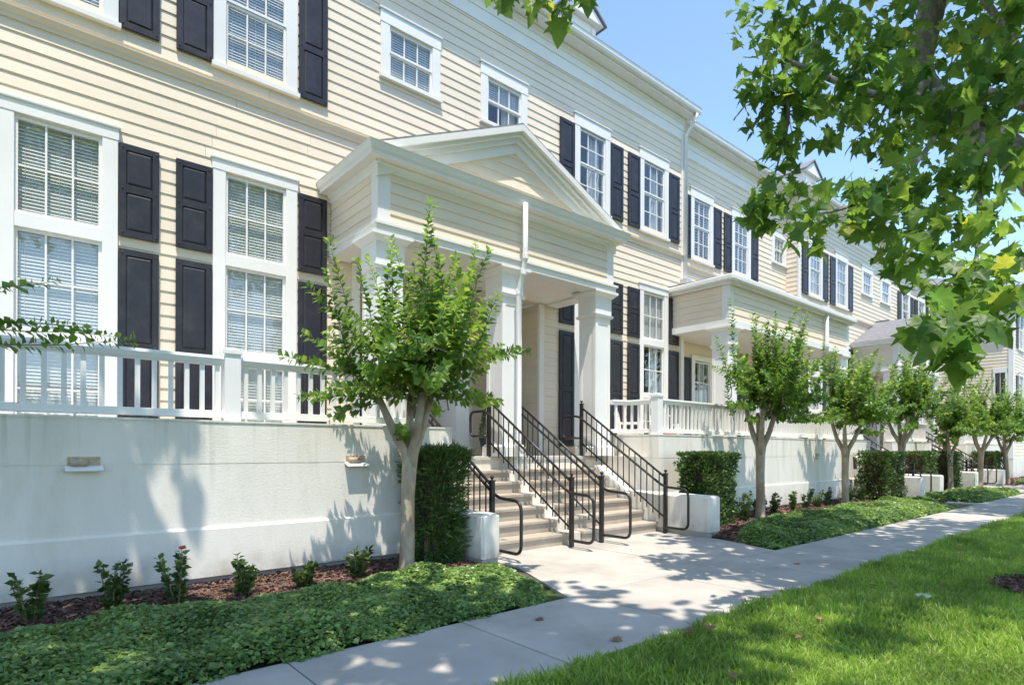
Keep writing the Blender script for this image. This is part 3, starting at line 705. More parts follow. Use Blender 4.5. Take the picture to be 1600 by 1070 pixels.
def handrail(x, label, ylo=5.86, yhi=7.76, top=1.27, side=-1):
    r = empty('handrail', (x, ylo, 0)); tag(r, label, 'handrail', 'dark metal stair handrails')
    D = yhi - ylo
    for (yy, zb) in ((0, 0.01), (D, top)):
        p = MB().box(-.028, .028, yy-.028, yy+.028, zb, zb+.98).build('post', M['iron'], r, bevel=.004)
        MB().box(-.035, .035, yy-.035, yy+.035, zb+.9801, zb+.995).lathe([(.012, .995), (.012, 1.01), (.024, 1.02), (.028, 1.035), (.02, 1.05), (.0, 1.06)], (0, yy, zb), 10).build('finial', M['iron'], p)
    z0t, z1t = .93, top+.92; z0b, z1b = .26, top+.25
    def bar(name, za, zc, rr=.014):
        return MB().tube([(0, .0, za), (0, D, zc)], rr, 8).build(name, M['iron'], r, smooth=True)
    bar('top_bar', z0t, z1t, .019); bar('bottom_bar', z0b, z1b)
    n = 15; bm = MB().tube([(0, 0, 0), (0, 0, 1)], .0105, 6).mesh('baluster', M['iron'])
    for k in range(1, n):
        t = k/n; a = z0b + (z1b-z0b)*t - .1; b = z0t + (z1t-z0t)*t
        o = place('baluster', bm, r, (0, D*t, a)); o.scale = (1, 1, b-a)
    # round grab rail on brackets, with return loops at both ends
    s = side*.07; za, zc = .78, top+.74; fr = -.48; bk = D+.42
    path = [(0, .02, .12), (s, -.05, .12), *arc((s, fr+.12, .12), (s, fr, .12), (s, fr, .24)), *arc((s, fr, za-.16), (s, fr, za-.02), (s, fr+.12, za-.015)),
            *arc((s, -.1, za), (s, 0.0, za+.01), (s, .12, za+.09)), *arc((s, D-.1, zc-.06), (s, D, zc+.01), (s, D+.1, zc+.015)),
            *arc((s, bk-.1, zc+.015), (s, bk, zc+.015), (s, bk, zc-.1)), *arc((s, bk, zc-.3), (s, bk, zc-.4), (s, bk-.1, zc-.4)), (s, D+.05, zc-.4), (0, D, zc-.4)]
    MB().tube(path, .021, 10).build('grab_rail', M['iron'], r, smooth=True)
    br = MB()
    for t in (.0, .33, .66, 1): br.tube([(0, D*t, za+.06+(zc-za-.06)*t-.05), (s, D*t, za+.06+(zc-za-.06)*t-.02)], .008, 6)
    br.build('bracket', M['iron'], r)
for x, lb, sd in ((4.66, 'dark metal handrail left of the left near stairs, half hidden by hedge', 1), (6.1, 'dark metal handrail on the right side of the left near stairs', -1),
                  (6.74, 'dark metal handrail on the left side of the right near stairs', 1), (8.34, 'dark metal handrail by the right low wall of the near stairs', -1),
                  (19.95, 'far dark handrail left of the second stairs', 1), (21.05, 'far dark handrail right of the second stairs', -1),
                  (25.9, 'far dark handrail leftmost of the third stairs', 1), (27.2, 'far dark handrail second from left of the third stairs', -1),
                  (27.9, 'far dark handrail third from left of the third stairs', 1), (29.4, 'far dark handrail rightmost of the third stairs', -1)):
    handrail(x, lb, side=sd)

# ---------------------------------------------------------------- white balustrades on the walls
def balustrade(pts, posts, label, gap=.165, base=1.68):
    r = empty('balustrade', (pts[0][0], pts[0][1], base)); tag(r, label, 'railing', 'white porch railings'); ox, oy = pts[0]
    bal = MB().box(-.02, .02, -.02, .02, .1, .585).mesh('baluster', M['trim'])
    for (a, b) in zip(pts[:-1], pts[1:]):
        dx, dy = b[0]-a[0], b[1]-a[1]; L = math.hypot(dx, dy); rz = math.atan2(dy, dx)
        e = (a[0]-ox, a[1]-oy, 0)
        MB().box(0, L, -.04, .04, .03, .105).build('bottom_rail', M['trim'], r, e, rz, bevel=.006)
        MB().prism([(-.03, .575), (-.045, .60), (-.06, .64), (-.055, .67), (.055, .67), (.06, .64), (.045, .60), (.03, .575)], 'x', 0, L).build('top_rail', M['trim'], r, e, rz)
        n = max(2, int(L/gap)); q = L/n
        for k in range(n):
            place('baluster', bal, r, (e[0]+dx/L*q*(k+.5), e[1]+dy/L*q*(k+.5), 0), rz)
    pm = MB().box(-.078, .078, -.078, .078, 0, .70).box(-.092, .092, -.092, .092, .7001, .74).frustum(0, 0, .7401, .77, .08, .08, .03, .03).mesh('post', M['trim'])
    for (x, y) in posts: place('post', pm, r, (x-ox, y-oy, 0))
balustrade([(-3.5, 6.69), (4.0, 6.69), (4.0, 7.4)], [(-1.2, 6.69), (1.80, 6.69)], 'white wooden balustrade on the left terrace wall, nearest the viewer', .139)
balustrade([(8.85, 7.45), (9.24, 7.35), (9.24, 6.69), (19.4, 6.69)], [(9.24, 6.69), (12.9, 6.69), (16.3, 6.69)], 'white wooden balustrade on the wall right of the near stairs', .135)
balustrade([(21.7, 6.69), (25.4, 6.69)], [(21.7, 6.69)], 'far white balustrade beside the third stairs', .15)
balustrade([(30.4, 6.69), (37.3, 6.69)], [(30.4, 6.69)], 'farthest white balustrade past the third stairs', .15)

# ---------------------------------------------------------------- wall lights / scuppers
def scupper(x, label):
    r = empty('wall_scupper', (x, 6.56, 1.20)); tag(r, label, 'wall vent', 'hooded openings in the stucco walls')
    MB().box(-.12, .12, -.012, .02, .02, .115).build('frame', M['lens'], r)
    MB().tube([(-.1, -.03, .065), (.03, -.03, .065)], .03, 10).build('pipe', M['lens'], r, smooth=True)
    MB().prism([(-.0, .025), (-.10, -.015), (-.105, -.005), (-.0, .04)], 'x', -.14, .14).build('lip', M['trim'], r)
for x, lb in ((.53, 'hooded opening in left stucco wall near the photo edge'), (3.15, 'hooded opening in left stucco wall beside the near tree'),
              (15.9, 'hooded opening in right stucco wall left of the third tree'), (18.4, 'hooded opening in right stucco wall by the far hedge')): scupper(x, lb)

# ---------------------------------------------------------------- plants
def bed(name, outline, hgt, n, size, label):
    """mounded ground cover of small leaves inside a convex-ish outline; a dark base sheet and the leaves are one stuff object"""
    P = np.array(outline); x0, y0 = P.min(0); x1, y1 = P.max(0)
    def inside_dist(q):
        d_ = np.full(len(q), 1e9)
        for i in range(len(P)):
            a, b = P[i], P[(i+1) % len(P)]; t = (b-a)/np.linalg.norm(b-a); nrm = np.array([-t[1], t[0]])
            d_ = np.minimum(d_, (q-a) @ nrm)
        return d_
    def height(q):
        d_ = inside_dist(q); wob = .028*np.sin(q[:, 0]*2.3+q[:, 1]*1.1)+.03*np.sin(q[:, 0]*5.1+q[:, 1]*3)+.025*np.sin(q[:, 1]*7.3-q[:, 0]*2.2)+.02*np.sin(q[:, 0]*11.7)
        return np.clip(1-np.exp(-np.maximum(d_, 0)/.09), 0, 1)*(hgt+wob), d_
    gx, gy = int((x1-x0)/.08)+1, int((y1-y0)/.08)+1
    X, Y = np.meshgrid(np.linspace(x0, x1, gx), np.linspace(y0, y1, gy)); q = np.stack([X.ravel(), Y.ravel()], 1)
    z, d_ = height(q); z = np.where(d_ > 0, z-.03, -.02)
    base = MB(); base.v = [(a[0], a[1], c) for a, c in zip(q, z)]
    base.f = [(j*gx+i, j*gx+i+1, (j+1)*gx+i+1, (j+1)*gx+i) for j in range(gy-1) for i in range(gx-1) if d_[j*gx+i] > -.02 and d_[(j+1)*gx+i+1] > -.02]
    q = np.stack([RNG.uniform(x0-.03, x1+.03, n*2), RNG.uniform(y0-.03, y1+.03, n*2)], 1)
    z, d_ = height(q); k = d_ + .04*np.sin(q[:, 0]*9) + .03*np.sin(q[:, 1]*8) > -.02; q, z, d_ = q[k][:n], z[k][:n], d_[k][:n]; m_ = len(q)
    pts = np.column_stack([q, z*RNG.uniform(.88, 1.1, m_) + .012])
    nr = rdir(m_, .55, 1.0); edge = np.clip(1 - d_/.1, 0, 1)[:, None]
    t = rdir(m_, -.5, .35)
    lf = scatter(name, pts, t, nr, RNG.uniform(.55, 1.45, m_)*size, V2, LEAF_F, M['jasmine'])
    bo = base.build('vine_mat', M['mat'], lf)
    tag(lf, label, 'ground cover', 'jasmine ground cover beds', 'stuff')
LEAF_V = [(0, 0, 0), (0.27, 0.42, 0.07), (0, 1, -0.06), (-0.27, 0.42, 0.07)]
bed('ground_cover', [(-3, 3.86), (3.55, 3.9), (3.95, 4.15), (4.25, 5.25), (3.6, 5.58), (-3, 5.58)], .11, 88000, .04, 'dark green jasmine ground cover below the near left wall')
bed('ground_cover', [(8.15, 3.93), (17.2, 3.96), (17.6, 4.6), (17.4, 5.5), (11.0, 5.45), (9.6, 5.2), (8.65, 4.75)], .15, 64000, .046, 'green jasmine ground cover along the sidewalk right of the near stairs')
bed('ground_cover', [(19.6, 3.96), (25.0, 3.96), (25.2, 5.4), (19.6, 5.4)], .15, 16000, .065, 'far jasmine ground cover between the second and third stairs')
bed('ground_cover', [(32.0, 3.96), (46, 3.96), (46, 5.4), (32.0, 5.4)], .15, 14000, .08, 'farthest jasmine ground cover at the end of the sidewalk')

def mulch(x0, x1, y0, y1, n, size):
    s_ = MB().box(x0, x1, y0, y1, -.02, .018).build('mulch_bed', M['soil']); tag(s_, kind='structure')
    p = np.column_stack([RNG.uniform(x0, x1, n), RNG.uniform(y0, y1, n), RNG.uniform(.012, .05, n)])
    c = scatter('mulch_chips', p, rdir(n, -.35, .35), rdir(n, .3, 1), RNG.uniform(.6, 1.6, n)*size, [(-.16, 0, 0), (.16, 0, 0), (.12, 1, .1), (-.14, 1, .1)], [(0, 1, 2, 3)], M['chip'], s_)
    tag(c, kind='stuff')
mulch(-3, 4.3, 4.9, 6.6, 60000, .034); mulch(8.55, 19.5, 4.6, 6.6, 50000, .042); mulch(21.3, 25.5, 5.0, 6.6, 4000, .07); mulch(30.5, 46, 5.0, 6.6, 4000, .08)
ring = [(8.0+.62*math.cos(a), .85+.62*math.sin(a)) for a in [k*math.pi/10 for k in range(20)]]
s_ = MB().prism(ring, 'z', -.03, .015).build('mulch_ring', M['soil']); tag(s_, kind='structure')
n = 12000; a = RNG.uniform(0, 6.283, n); rr = np.sqrt(RNG.uniform(0, 1, n))*.64
tag(scatter('mulch_chips', np.column_stack([8.0+rr*np.cos(a), .85+rr*np.sin(a), RNG.uniform(.01, .05, n)]), rdir(n, -.3, .3), rdir(n, .3, 1), RNG.uniform(.6, 1.6, n)*.035,
            [(-.16, 0, 0), (.16, 0, 0), (.12, 1, .1), (-.14, 1, .1)], [(0, 1, 2, 3)], M['chip'], s_), kind='stuff')

# clipped hedges: twigs with leaves through a block volume
def hedge(x0, x1, y0, y1, h, label, n, size=.05, needle=False, taper=0.0):
    r = empty('hedge', ((x0+x1)/2, (y0+y1)/2, 0)); tag(r, label, 'hedge', 'clipped hedges beside the stairs')
    a, b = (x1-x0)/2, (y1-y0)/2
    core = MB().frustum(0, 0, .1, h-.1, a*(1-taper)-.13, b*(1-taper)-.13, a-.11, b-.11).build('inner_twigs', M['soil'], r)
    u = RNG.uniform(-1, 1, (n, 3)); f = RNG.integers(0, 5, n)      # most leaves near the clipped faces
    dep = np.abs(RNG.normal(0, .10, n))
    for i, (ax, sg) in enumerate(((0, -1), (0, 1), (1, -1), (1, 1), (2, 1))):
        k = f == i; u[k, ax] = sg*(1 - dep[k]/(a, b, h/2)[ax])
    z = (u[:, 2]+1)/2*h; tp = 1 - taper*(1 - z/h)
    lump = 1 + .05*np.sin(u[:, 0]*6+z*7) + .05*np.sin(z*11+u[:, 1]*8) + RNG.normal(0, .04, n)
    p = np.column_stack([u[:, 0]*a*tp*lump, u[:, 1]*b*tp*lump, np.maximum(z*(1+.01*np.sin(u[:, 0]*12)), .03)])
    hole = np.sin(p[:, 0]*17+1)+np.sin(p[:, 2]*19)+np.sin(p[:, 1]*15) > -1.35 - .5*(p[:, 2]/h)
    p = p[hole]; m_ = len(p)
    out = p / np.array([a, b, h]); out[:, 2] = (p[:, 2]/h-.4); t = out + rdir(m_)*.9; t[:, 2] += .25
    scatter('foliage', p, t, rdir(m_), RNG.uniform(.7, 1.35, m_)*size*(1.5 if needle else 1), NEEDLE_V if needle else V2, LEAF_F, M['hedge'], r)
    st = MB()
    for k in range(5):
        xx = random.uniform(-a*.6, a*.6); st.tube([(xx, 0, 0), (xx*1.1, random.uniform(-.1, .1), .5)], .015, 6)
    st.build('stems', M['twig'], r); tag(r.children[1], kind='stuff')
hedge(3.74, 4.22, 5.78, 6.5, 1.37, 'dark needle-leaved hedge beside the near tree and left stairs', 9000, .07, True, .22)
hedge(9.18, 10.28, 5.66, 6.2, 1.33, 'squared green hedge right of the near stairs', 15000, .05, False, .12)
hedge(17.9, 19.35, 5.6, 6.3, 1.34, 'far dark squared hedge left of the second stairs', 7000, .06)
hedge(21.6, 22.9, 5.7, 6.4, 1.34, 'far squared hedge right of the second stairs', 5000, .06)
hedge(24.0, 25.3, 5.6, 6.4, 1.34, 'far squared hedge left of the third stairs', 4500, .065)
hedge(30.4, 32.0, 5.6, 6.4, 1.34, 'farthest squared hedge right of the third stairs', 4000, .07)

def shrub(x, y, h, label, flower=0, wide=.16, seed=0):
    r = empty('ixora_shrub', (x, y, 0)); tag(r, label, 'shrub', 'young shrubs along the stucco walls')
    st = MB(); P, T, N = [], [], []; rg = np.random.default_rng(100+seed); tops = []
    for k in range(6):
        a = rg.uniform(0, 6.28); rr = rg.uniform(.2, 1)*wide; hh = h*rg.uniform(.62, 1.0) if k else h
        path = [Vector((.02*math.cos(a), .02*math.sin(a), 0)), Vector((rr*.6*math.cos(a), rr*.6*math.sin(a), hh*.5)), Vector((rr*math.cos(a), rr*math.sin(a), hh))]
        st.tube(path, [.008, .006, .003], 5); tops.append(path[-1])
        for q in range(44):
            t = rg.uniform(.12, 1.0); p = path[0].lerp(path[1], t*2) if t < .5 else path[1].lerp(path[2], t*2-1)
            d_ = Vector((rg.normal(), rg.normal(), rg.uniform(.1, 1.1))).normalized()
            P.append(p + d_*.01); T.append(d_); N.append(Vector((rg.normal(), rg.normal(), 1.2)))
    st.build('stem', M['twig'], r)
    scatter('foliage', P, T, N, rg.uniform(.045, .075, len(P)), V2, LEAF_F, M['ixora'], r)
    for k in range(flower):
        f = MB(); c = tops[k]
        for q in range(14):
            d_ = Vector((rg.normal(), rg.normal(), rg.uniform(.3, 1.2))).normalized()*.03; f.tube([c, c+d_], [.003, .008], 5)
        f.build('flower', M['flower'], r)
SH = [(.15, 5.95, .42, 'small leafy shrub by the left wall, nearest the photo edge', 0), (.68, 5.97, .43, 'small shrub by the left wall, second from the photo edge', 0),
      (1.14, 5.85, .50, 'small shrub by the left wall with a red flower on top', 1), (1.66, 5.82, .40, 'thin sparse shrub by the left wall, third from the near tree', 0),
      (2.23, 5.80, .27, 'low yellowish shrub by the left wall, second from the near tree', 0), (2.84, 5.85, .36, 'small shrub by the left wall beside the near tree', 0)]
for i, (x, y, hh, lb, fl) in enumerate(SH): shrub(x, y, hh, lb, fl, .15, i)
names2 = ['just left of the second tree', 'just right of the second tree', 'first past the second tree', 'second past the second tree', 'third past the second tree', 'fourth past the second tree', 'just left of the third tree', 'just right of the third tree', 'beside the far dark hedge']
for i, (x, y) in enumerate([(11.2, 6.05), (11.8, 6.0), (12.5, 6.05), (13.5, 6.1), (14.2, 6.1), (14.7, 6.05), (15.6, 6.15), (16.6, 6.05), (17.4, 6.0)]):
    shrub(x, y, random.uniform(.32, .52), 'small dark shrub by the right stucco wall, ' + names2[i], 0, .15, 20+i)
# sparse tall shrub stems at the right hedge
shrub(10.75, 5.75, .62, 'upright leafy shrub at the foot of the squared hedge', 0, .18, 50)

# crape myrtles
def crape(x, y, seed, label, s=1.0, nshoot=125, lean=(0, 0), leaf=.108, extra=()):
    r = empty('crape_myrtle_tree', (x, y, 0)); tag(r, label, 'tree', 'crape myrtle trees along the walls'); rg = np.random.default_rng(seed)
    tr = MB(); lx, ly = (rg.uniform(-.12, .12), rg.uniform(-.08, .08)) if seed != 1 else (.04, 0); fork = Vector((lx, ly, (rg.uniform(1.05, 1.35) if seed != 1 else 1.28)*s))
    tr.tube([(0, 0, -.05), (.0, 0, .03), (lx*.15+.01, ly*.2, .35*s), (lx*.6-.01, ly*.6, .85*s), fork, fork + Vector((.01, 0, .1))], [.12*s, .09*s, .078*s, .076*s, .084*s, .055*s], 14)
    ends = []; nl = 4
    a0 = rg.uniform(0, 6.28) if seed != 1 else 2.9
    for k in range(nl):
        a = a0 + k*6.28/nl + rg.uniform(-.3, .3); sp = rg.uniform(.22, .36)*s
        m1 = fork + Vector((math.cos(a)*sp*.55, math.sin(a)*sp*.55, .33*s)); e = fork + Vector((math.cos(a)*sp, math.sin(a)*sp, rg.uniform(.65, .85)*s))
        tr.tube([fork - Vector((math.cos(a)*-.02, math.sin(a)*-.02, .1*s)), fork+Vector((math.cos(a)*.05, math.sin(a)*.05, .08*s)), m1, e], [.06*s, .056*s, .048*s, .034*s], 10); ends.append(e)
    tr.build('trunk', M['bark'], r, smooth=True)
    tw = MB(); P, T, N, S = [], [], [], []
    def shoot(p0, d0, L, droop, lf):
        n = max(3, int(L/.15)); p = Vector(p0); d_ = Vector(d0).normalized()
        if d_.y > 0: d_.y *= .2; d_.normalize()      # the house side stays thin
        path = [p.copy()]
        for q in range(n):
            d_ = (d_ + Vector((0, 0, droop))*(1/n) + Vector(rg.normal(0, .06, 3))).normalized(); p = p + d_*(L/n); path.append(p.copy())
        tw.tube(path, [.008*(1-.75*q/n) for q in range(n+1)], 4, False)
        k = int(L/.036); ref = d_.orthogonal().normalized()
        for q in range(k):
            t = .12 + .88*(q+.5)/k; i = min(n-1, int(t*n)); c = path[i].lerp(path[i+1], t*n-i); ax = (path[i+1]-path[i]).normalized()
            ang = q*1.57 + rg.normal(0, .4)
            for sg in (0, math.pi):
                side = (Matrix.Rotation(ang+sg, 3, ax) @ (ref - ax*ref.dot(ax)).normalized())
                td = (side*.85 + ax*.55 + Vector((0, 0, -.1)) + Vector(rg.normal(0, .22, 3))).normalized()
                nn = (ax*.8 - side*.3 + Vector((0, 0, .5)) + Vector(rg.normal(0, .3, 3)))
                P.append(c + side*.006); T.append(td); N.append(nn); S.append(lf*rg.uniform(.7, 1.25)*(1.0 if t < .8 else .75))
    for k in range(nshoot):
        e = ends[k % nl]; f = k / nshoot
        p0 = e + Vector((0, -.16, 0)) + Vector(rg.normal(0, .14*s, 3)) + Vector((0, 0, rg.uniform(-.08, .3)*s))
        a = rg.uniform(0, 6.28)
        if f < .34:   # low spreading
            shoot(p0, (math.cos(a), math.sin(a), rg.uniform(-.1, .5)), rg.uniform(.55, 1.2)*s, rg.uniform(-.3, .3), leaf)
        elif f < .72:  # ascending
            shoot(p0, (math.cos(a)*.65, math.sin(a)*.65, rg.uniform(.5, 1.2)), rg.uniform(.5, 1.12)*s, .4, leaf)
        else:         # long upright whips
            shoot(p0, (math.cos(a)*.42, math.sin(a)*.42, 1), rg.uniform(.9, 1.65)*s, .3, leaf*.92)
    for (p0, d0, L) in extra: shoot(p0, d0, L, .0, leaf)
    tag(tw.build('twigs', M['twig'], r), kind='stuff')
    tag(scatter('foliage', P, T, N, S, V2, LEAF_F, M['crape'], r), kind='stuff')
    return r
crape(3.39, 5.79, 1, 'crape myrtle tree in front of the left portico column, nearest tree', 1.0, 104, extra=[((.3, -.2, 1.95), (1, .15, .12), 1.0), ((-.2, 0, 1.95), (-1, -.1, .0), 1.05), ((-.1, 0, 2.0), (-.8, 0, .45), 1.2)])
crape(11.45, 5.81, 2, 'crape myrtle tree beside the squared hedge, second in the row', 1.08, 120)
crape(15.81, 5.85, 3, 'crape myrtle tree at the right wall, third in the row', 1.02, 110)
crape(19.37, 5.7, 4, 'crape myrtle tree in front of the far dark hedge, fourth in the row', 1.13, 92, leaf=.11)
crape(24.0, 5.6, 5, 'crape myrtle tree before the third stairs, fifth in the row', 1.0, 92, leaf=.112)
crape(26.9, 5.4, 6, 'crape myrtle tree at the third stairs, sixth in the row', 1.1, 86, leaf=.115)
crape(31.4, 5.4, 8, 'farthest crape myrtle tree at the right photo edge', 1.1, 86, leaf=.12)
crape(-.95, 5.3, 9, 'crape myrtle tree whose branch tips enter at the left photo edge', 1.0, 90, leaf=.072, extra=[((.3, 0, 2.1), (1, .0, .18), 1.35), ((.3, -.1, 2.0), (1, -.05, .02), 1.4), ((.3, .1, 2.3), (1, .1, .4), 1.0), ((.6, .0, 2.2), (1, .3, .1), .8)])

# potted conifer on the landing
r = empty('potted_conifer', (6.62, 8.45, 1.27)); tag(r, 'small dark conifer in a grey pot on the landing by the party wall', 'potted plant')
MB().lathe([(.0, 0), (.11, .0), (.15, .28), (.165, .28), (.165, .33), (.14, .33), (.13, .30), (.0, .29)], (0, 0, 0), 16).build('pot', M['pot'], r, smooth=False)
n = 1500; t = RNG.uniform(0, 1, n); a = RNG.uniform(0, 6.28, n); rr = (.15*(1-t)**.8+.015)*np.sqrt(RNG.uniform(.3, 1, n))
scatter('foliage', np.column_stack([rr*np.cos(a), rr*np.sin(a), .32+t*.62]), np.column_stack([np.cos(a), np.sin(a), np.full(n, .9)]), rdir(n), RNG.uniform(.04, .07, n), NEEDLE_V, LEAF_F, M['hedge'], r)
MB().tube([(0, 0, .28), (0, 0, .9)], .012, 6).build('stem', M['twig'], r)

# white porch chair with red cushion behind the right balustrade
def chair(x, y, rz, label, cushion):
    r = empty('patio_chair', (x, y, 1.27), rz=rz); tag(r, label, 'chair', 'white porch chairs')
    MB().box(-.24, .24, -.24, .24, .42, .45).build('seat', M['trim'], r)
    lg = MB().tube([(0, 0, 0), (0, 0, .43)], .016, 8).mesh('leg', M['trim'])
    for sx in (-.21, .21):
        for sy in (-.21, .21): place('leg', lg, r, (sx, sy, 0))
    b = MB().tube([(-.23, .23, .44), (-.23, .29, .85), (-.1, .3, .93), (.1, .3, .93), (.23, .29, .85), (.23, .23, .44)], .016, 8)
    for q in (-.12, 0, .12): b.tube([(q, .24, .45), (q, .3, .92)], .01, 6)
    b.build('backrest', M['trim'], r)
    for sx in (-1, 1): MB().tube([(sx*.24, .26, .66), (sx*.25, -.2, .66), (sx*.24, -.22, .44)], .015, 8).build('armrest', M['trim'], r)
    if cushion: MB().box(-.22, .22, -.22, .2, .451, .52).build('cushion', M['red'], r, bevel=.03)
chair(9.75, 7.7, R(30), 'white porch chair behind the right balustrade near the column', False)
chair(10.75, 7.6, R(-40), 'white porch chair with red cushion behind the right balustrade', True)

# ---------------------------------------------------------------- sycamores
LOBES = [(0, 0), (.10, -.04), (.34, -.10), (.30, .10), (.58, .14), (.40, .26), (.62, .50), (.36, .46), (.26, .60), (.22, .72), (.0, 1.0)]
lobe = LOBES + [(-x, y) for x, y in LOBES[-2:0:-1]]
def syc_leaf(fold):
    zz = lambda x, y: fold*(abs(x)**1.3)*.6 - .30*y*y + .10*math.sin(5*x + 3*y)*abs(x)
    n_ = len(lobe); q = [(x*.5, .3 + (y-.3)*.5) for x, y in lobe]
    vs = [(0, .3, zz(0, .3) - .03)] + [(x, y, zz(x, y)) for x, y in q] + [(x, y, zz(x, y) + .02) for x, y in lobe]
    fs = [(0, i+1, (i+1) % n_ + 1) for i in range(n_)]
    for i in range(n_):
        j = (i+1) % n_; fs += [(i+1, n_+i+1, n_+j+1), (i+1, n_+j+1, j+1)]
    return vs, fs
SV, SF = syc_leaf(.35)
SIMPLE_V = [(0, 0, 0), (.5, .12, .06), (.55, .55, .1), (0, 1, -.1), (-.55, .55, .1), (-.5, .12, .06)]
SIMPLE_F = [(0, 1, 2), (0, 2, 3), (0, 3, 4), (0, 4, 5)]
leaf_me = []
for k in range(4):
    vs, fs = syc_leaf((.2, .45, -.25, .6)[k]); b = MB().poly(vs, fs).tube([(0, .02, 0), (0, -.2, .02), (.02, -.45, .06)], .012, 4); leaf_me.append(b.mesh('leaf', M['syc'], True))

FWD = Vector((math.cos(R(49.6)), math.sin(R(49.6)), 0)); RGT = Vector((FWD.y, -FWD.x, 0))
def at(u, v, dep):
    """a point dep metres ahead in the direction seen at (u, v) of the 1600 px photograph"""
    return Vector((0, 0, 1.4)) + (FWD + RGT*((u-800)/928) + Vector((0, 0, 1))*((701-v)/928))*dep

def sycamore(x, y, seed, label, crown, clusters, ncrown, hgt=9.0, limbs=(), nobj=0, more=()):
    r = empty('sycamore_tree', (x, y, 0)); tag(r, label, 'tree', 'sycamore street trees'); rg = np.random.default_rng(seed); O = Vector((x, y, 0))
    tr = MB(); path = [Vector((0, 0, -.1)), Vector((0, 0, .05)), Vector((.02, .02, 2)), Vector((.05, -.03, 4.2)), Vector((.0, .05, 6.5)), Vector((.1, .0, hgt))]
    tr.tube(path, [.26, .2, .17, .15, .10, .04], 14)
    P, T, N, S = [], [], [], []
    # crown: leaves gathered on many branchlets through an ellipsoid
    (cx, cy, cz), (ra, rb, rc) = crown; C = Vector((cx, cy, cz)) - O
    nb = ncrown // 28; tw = MB(); lobes = [(C, ra, rb, rc)] + [(Vector(q[0]) - O, *q[1]) for q in more]
    for k in range(nb):
        d_ = Vector(rdir(1)[0]); q = rg.uniform(.25, 1)**.5
        c0, r1, r2, r3 = lobes[0 if len(lobes) == 1 or k % 7 < 5 else 1]; p = c0 + Vector((d_.x*r1*q, d_.y*r2*q, d_.z*r3*q))
        if k % 6 == 0:
            b0 = path[3].lerp(path[4], rg.uniform(0, 1)); mpt = b0.lerp(p, .5) + Vector((0, 0, .5)); tw.tube([b0, mpt, p], [.05, .03, .01], 6)
        for i in range(28):
            pp = p + Vector(rg.normal(0, .30, 3)); t = Vector((rg.normal(), rg.normal(), -.5)); P.append(pp); T.append(t); N.append(Vector((rg.normal(0, .6), rg.normal(0, .6), 1))); S.append(rg.uniform(.15, .25))
    foliage = scatter('foliage', P, T, N, S, SIMPLE_V, SIMPLE_F, M['syc'], r); tag(foliage, kind='stuff')
    # hanging branches in view
    leaves = []
    for (cpt, rad, cnt, sz) in clusters:
        c = Vector(cpt) - O
        for i in range(cnt):
            d_ = Vector(rdir(1)[0])*rg.uniform(0, 1)**.45; p = c + Vector((d_.x*rad[0], d_.y*rad[0], d_.z*rad[1]))
            a = rg.uniform(0, 6.28); t = Vector((math.cos(a), math.sin(a), -rg.uniform(.1, 1.3))).normalized()
            nn = Vector((rg.normal(0, .55), rg.normal(0, .55), 1)).normalized()
            leaves.append((p, t, nn, sz*rg.uniform(.6, 1.3)))
    def shown(L): return L[3] / max(.5, (L[0]+O-CAMP).length)
    leaves.sort(key=shown, reverse=True)
    for p, t, nn, s_ in leaves[:nobj]:
        b = t.cross(nn).normalized(); nn = b.cross(t)
        o = place('leaf', leaf_me[int(rg.integers(0, 4))], r, p); o.rotation_mode = 'QUATERNION'
        o.rotation_quaternion = Matrix((b, t, nn)).transposed().to_quaternion(); o.scale = (s_, s_, s_)
    rest = leaves[nobj:]
    if rest:
        fo = scatter('hanging_foliage', [q[0] for q in rest], [q[1] for q in rest], [q[2] for q in rest], [q[3] for q in rest], SV, SF, M['syc'], r); tag(fo, kind='stuff')
    for lp, lr in limbs:
        pts = [Vector(q) - O for q in lp]; fine = []
        for i in range(len(pts)-1):
            p0, p1, p2, p3 = pts[max(i-1, 0)], pts[i], pts[i+1], pts[min(i+2, len(pts)-1)]
            for q in range(6):
                t = q/6; fine.append(.5*((2*p1)+(p2-p0)*t+(2*p0-5*p1+4*p2-p3)*t*t+(3*p1-p0-3*p2+p3)*t**3))
        fine.append(pts[-1]); n_ = len(fine)
        tr.tube(fine, [lr[0]+(lr[1]-lr[0])*i/(n_-1) for i in range(n_)], 10)
    tr.build('trunk', M['sbark'], r, smooth=True)
    tag(tw.build('branches', M['sbark'], r), kind='stuff')
    return r

# near street tree right of the frame: its limb and hanging sprays fill the upper right
cl = []
def spray(pts, rad, cnt, sz=.19):
    for (u, v, dep) in pts: cl.append((at(u, v, dep), rad, cnt, sz))
spray([(1195, 20, 5.6), (1215, 100, 5.5), (1205, 155, 5.5), (1255, 60, 5.6), (1290, 130, 5.5), (1240, 150, 5.4)], (.38, .28), 66, .122)
spray([(1225, 215, 5.4), (1215, 260, 5.4), (1200, 300, 5.3), (1195, 340, 5.3), (1180, 325, 5.3), (1230, 300, 5.4)], (.17, .17), 18, .12)
spray([(1320, 40, 5.8), (1360, 110, 5.6), (1330, 170, 5.2), (1395, 60, 6), (1390, 150, 5.4), (1440, 210, 7.4), (1500, 60, 7.6), (1560, 40, 5.5), (1540, 130, 5), (1590, 120, 4.6), (1490, 170, 5.2)], (.46, .38), 84, .125)
spray([(1390, 220, 5), (1420, 270, 4.8), (1380, 290, 4.6), (1350, 320, 4.5), (1300, 330, 4.4), (1275, 345, 4.3), (1440, 330, 4.6), (1400, 350, 4.4), (1490, 280, 4.6), (1540, 250, 4.4), (1590, 230, 4.2)], (.3, .22), 32, .125)
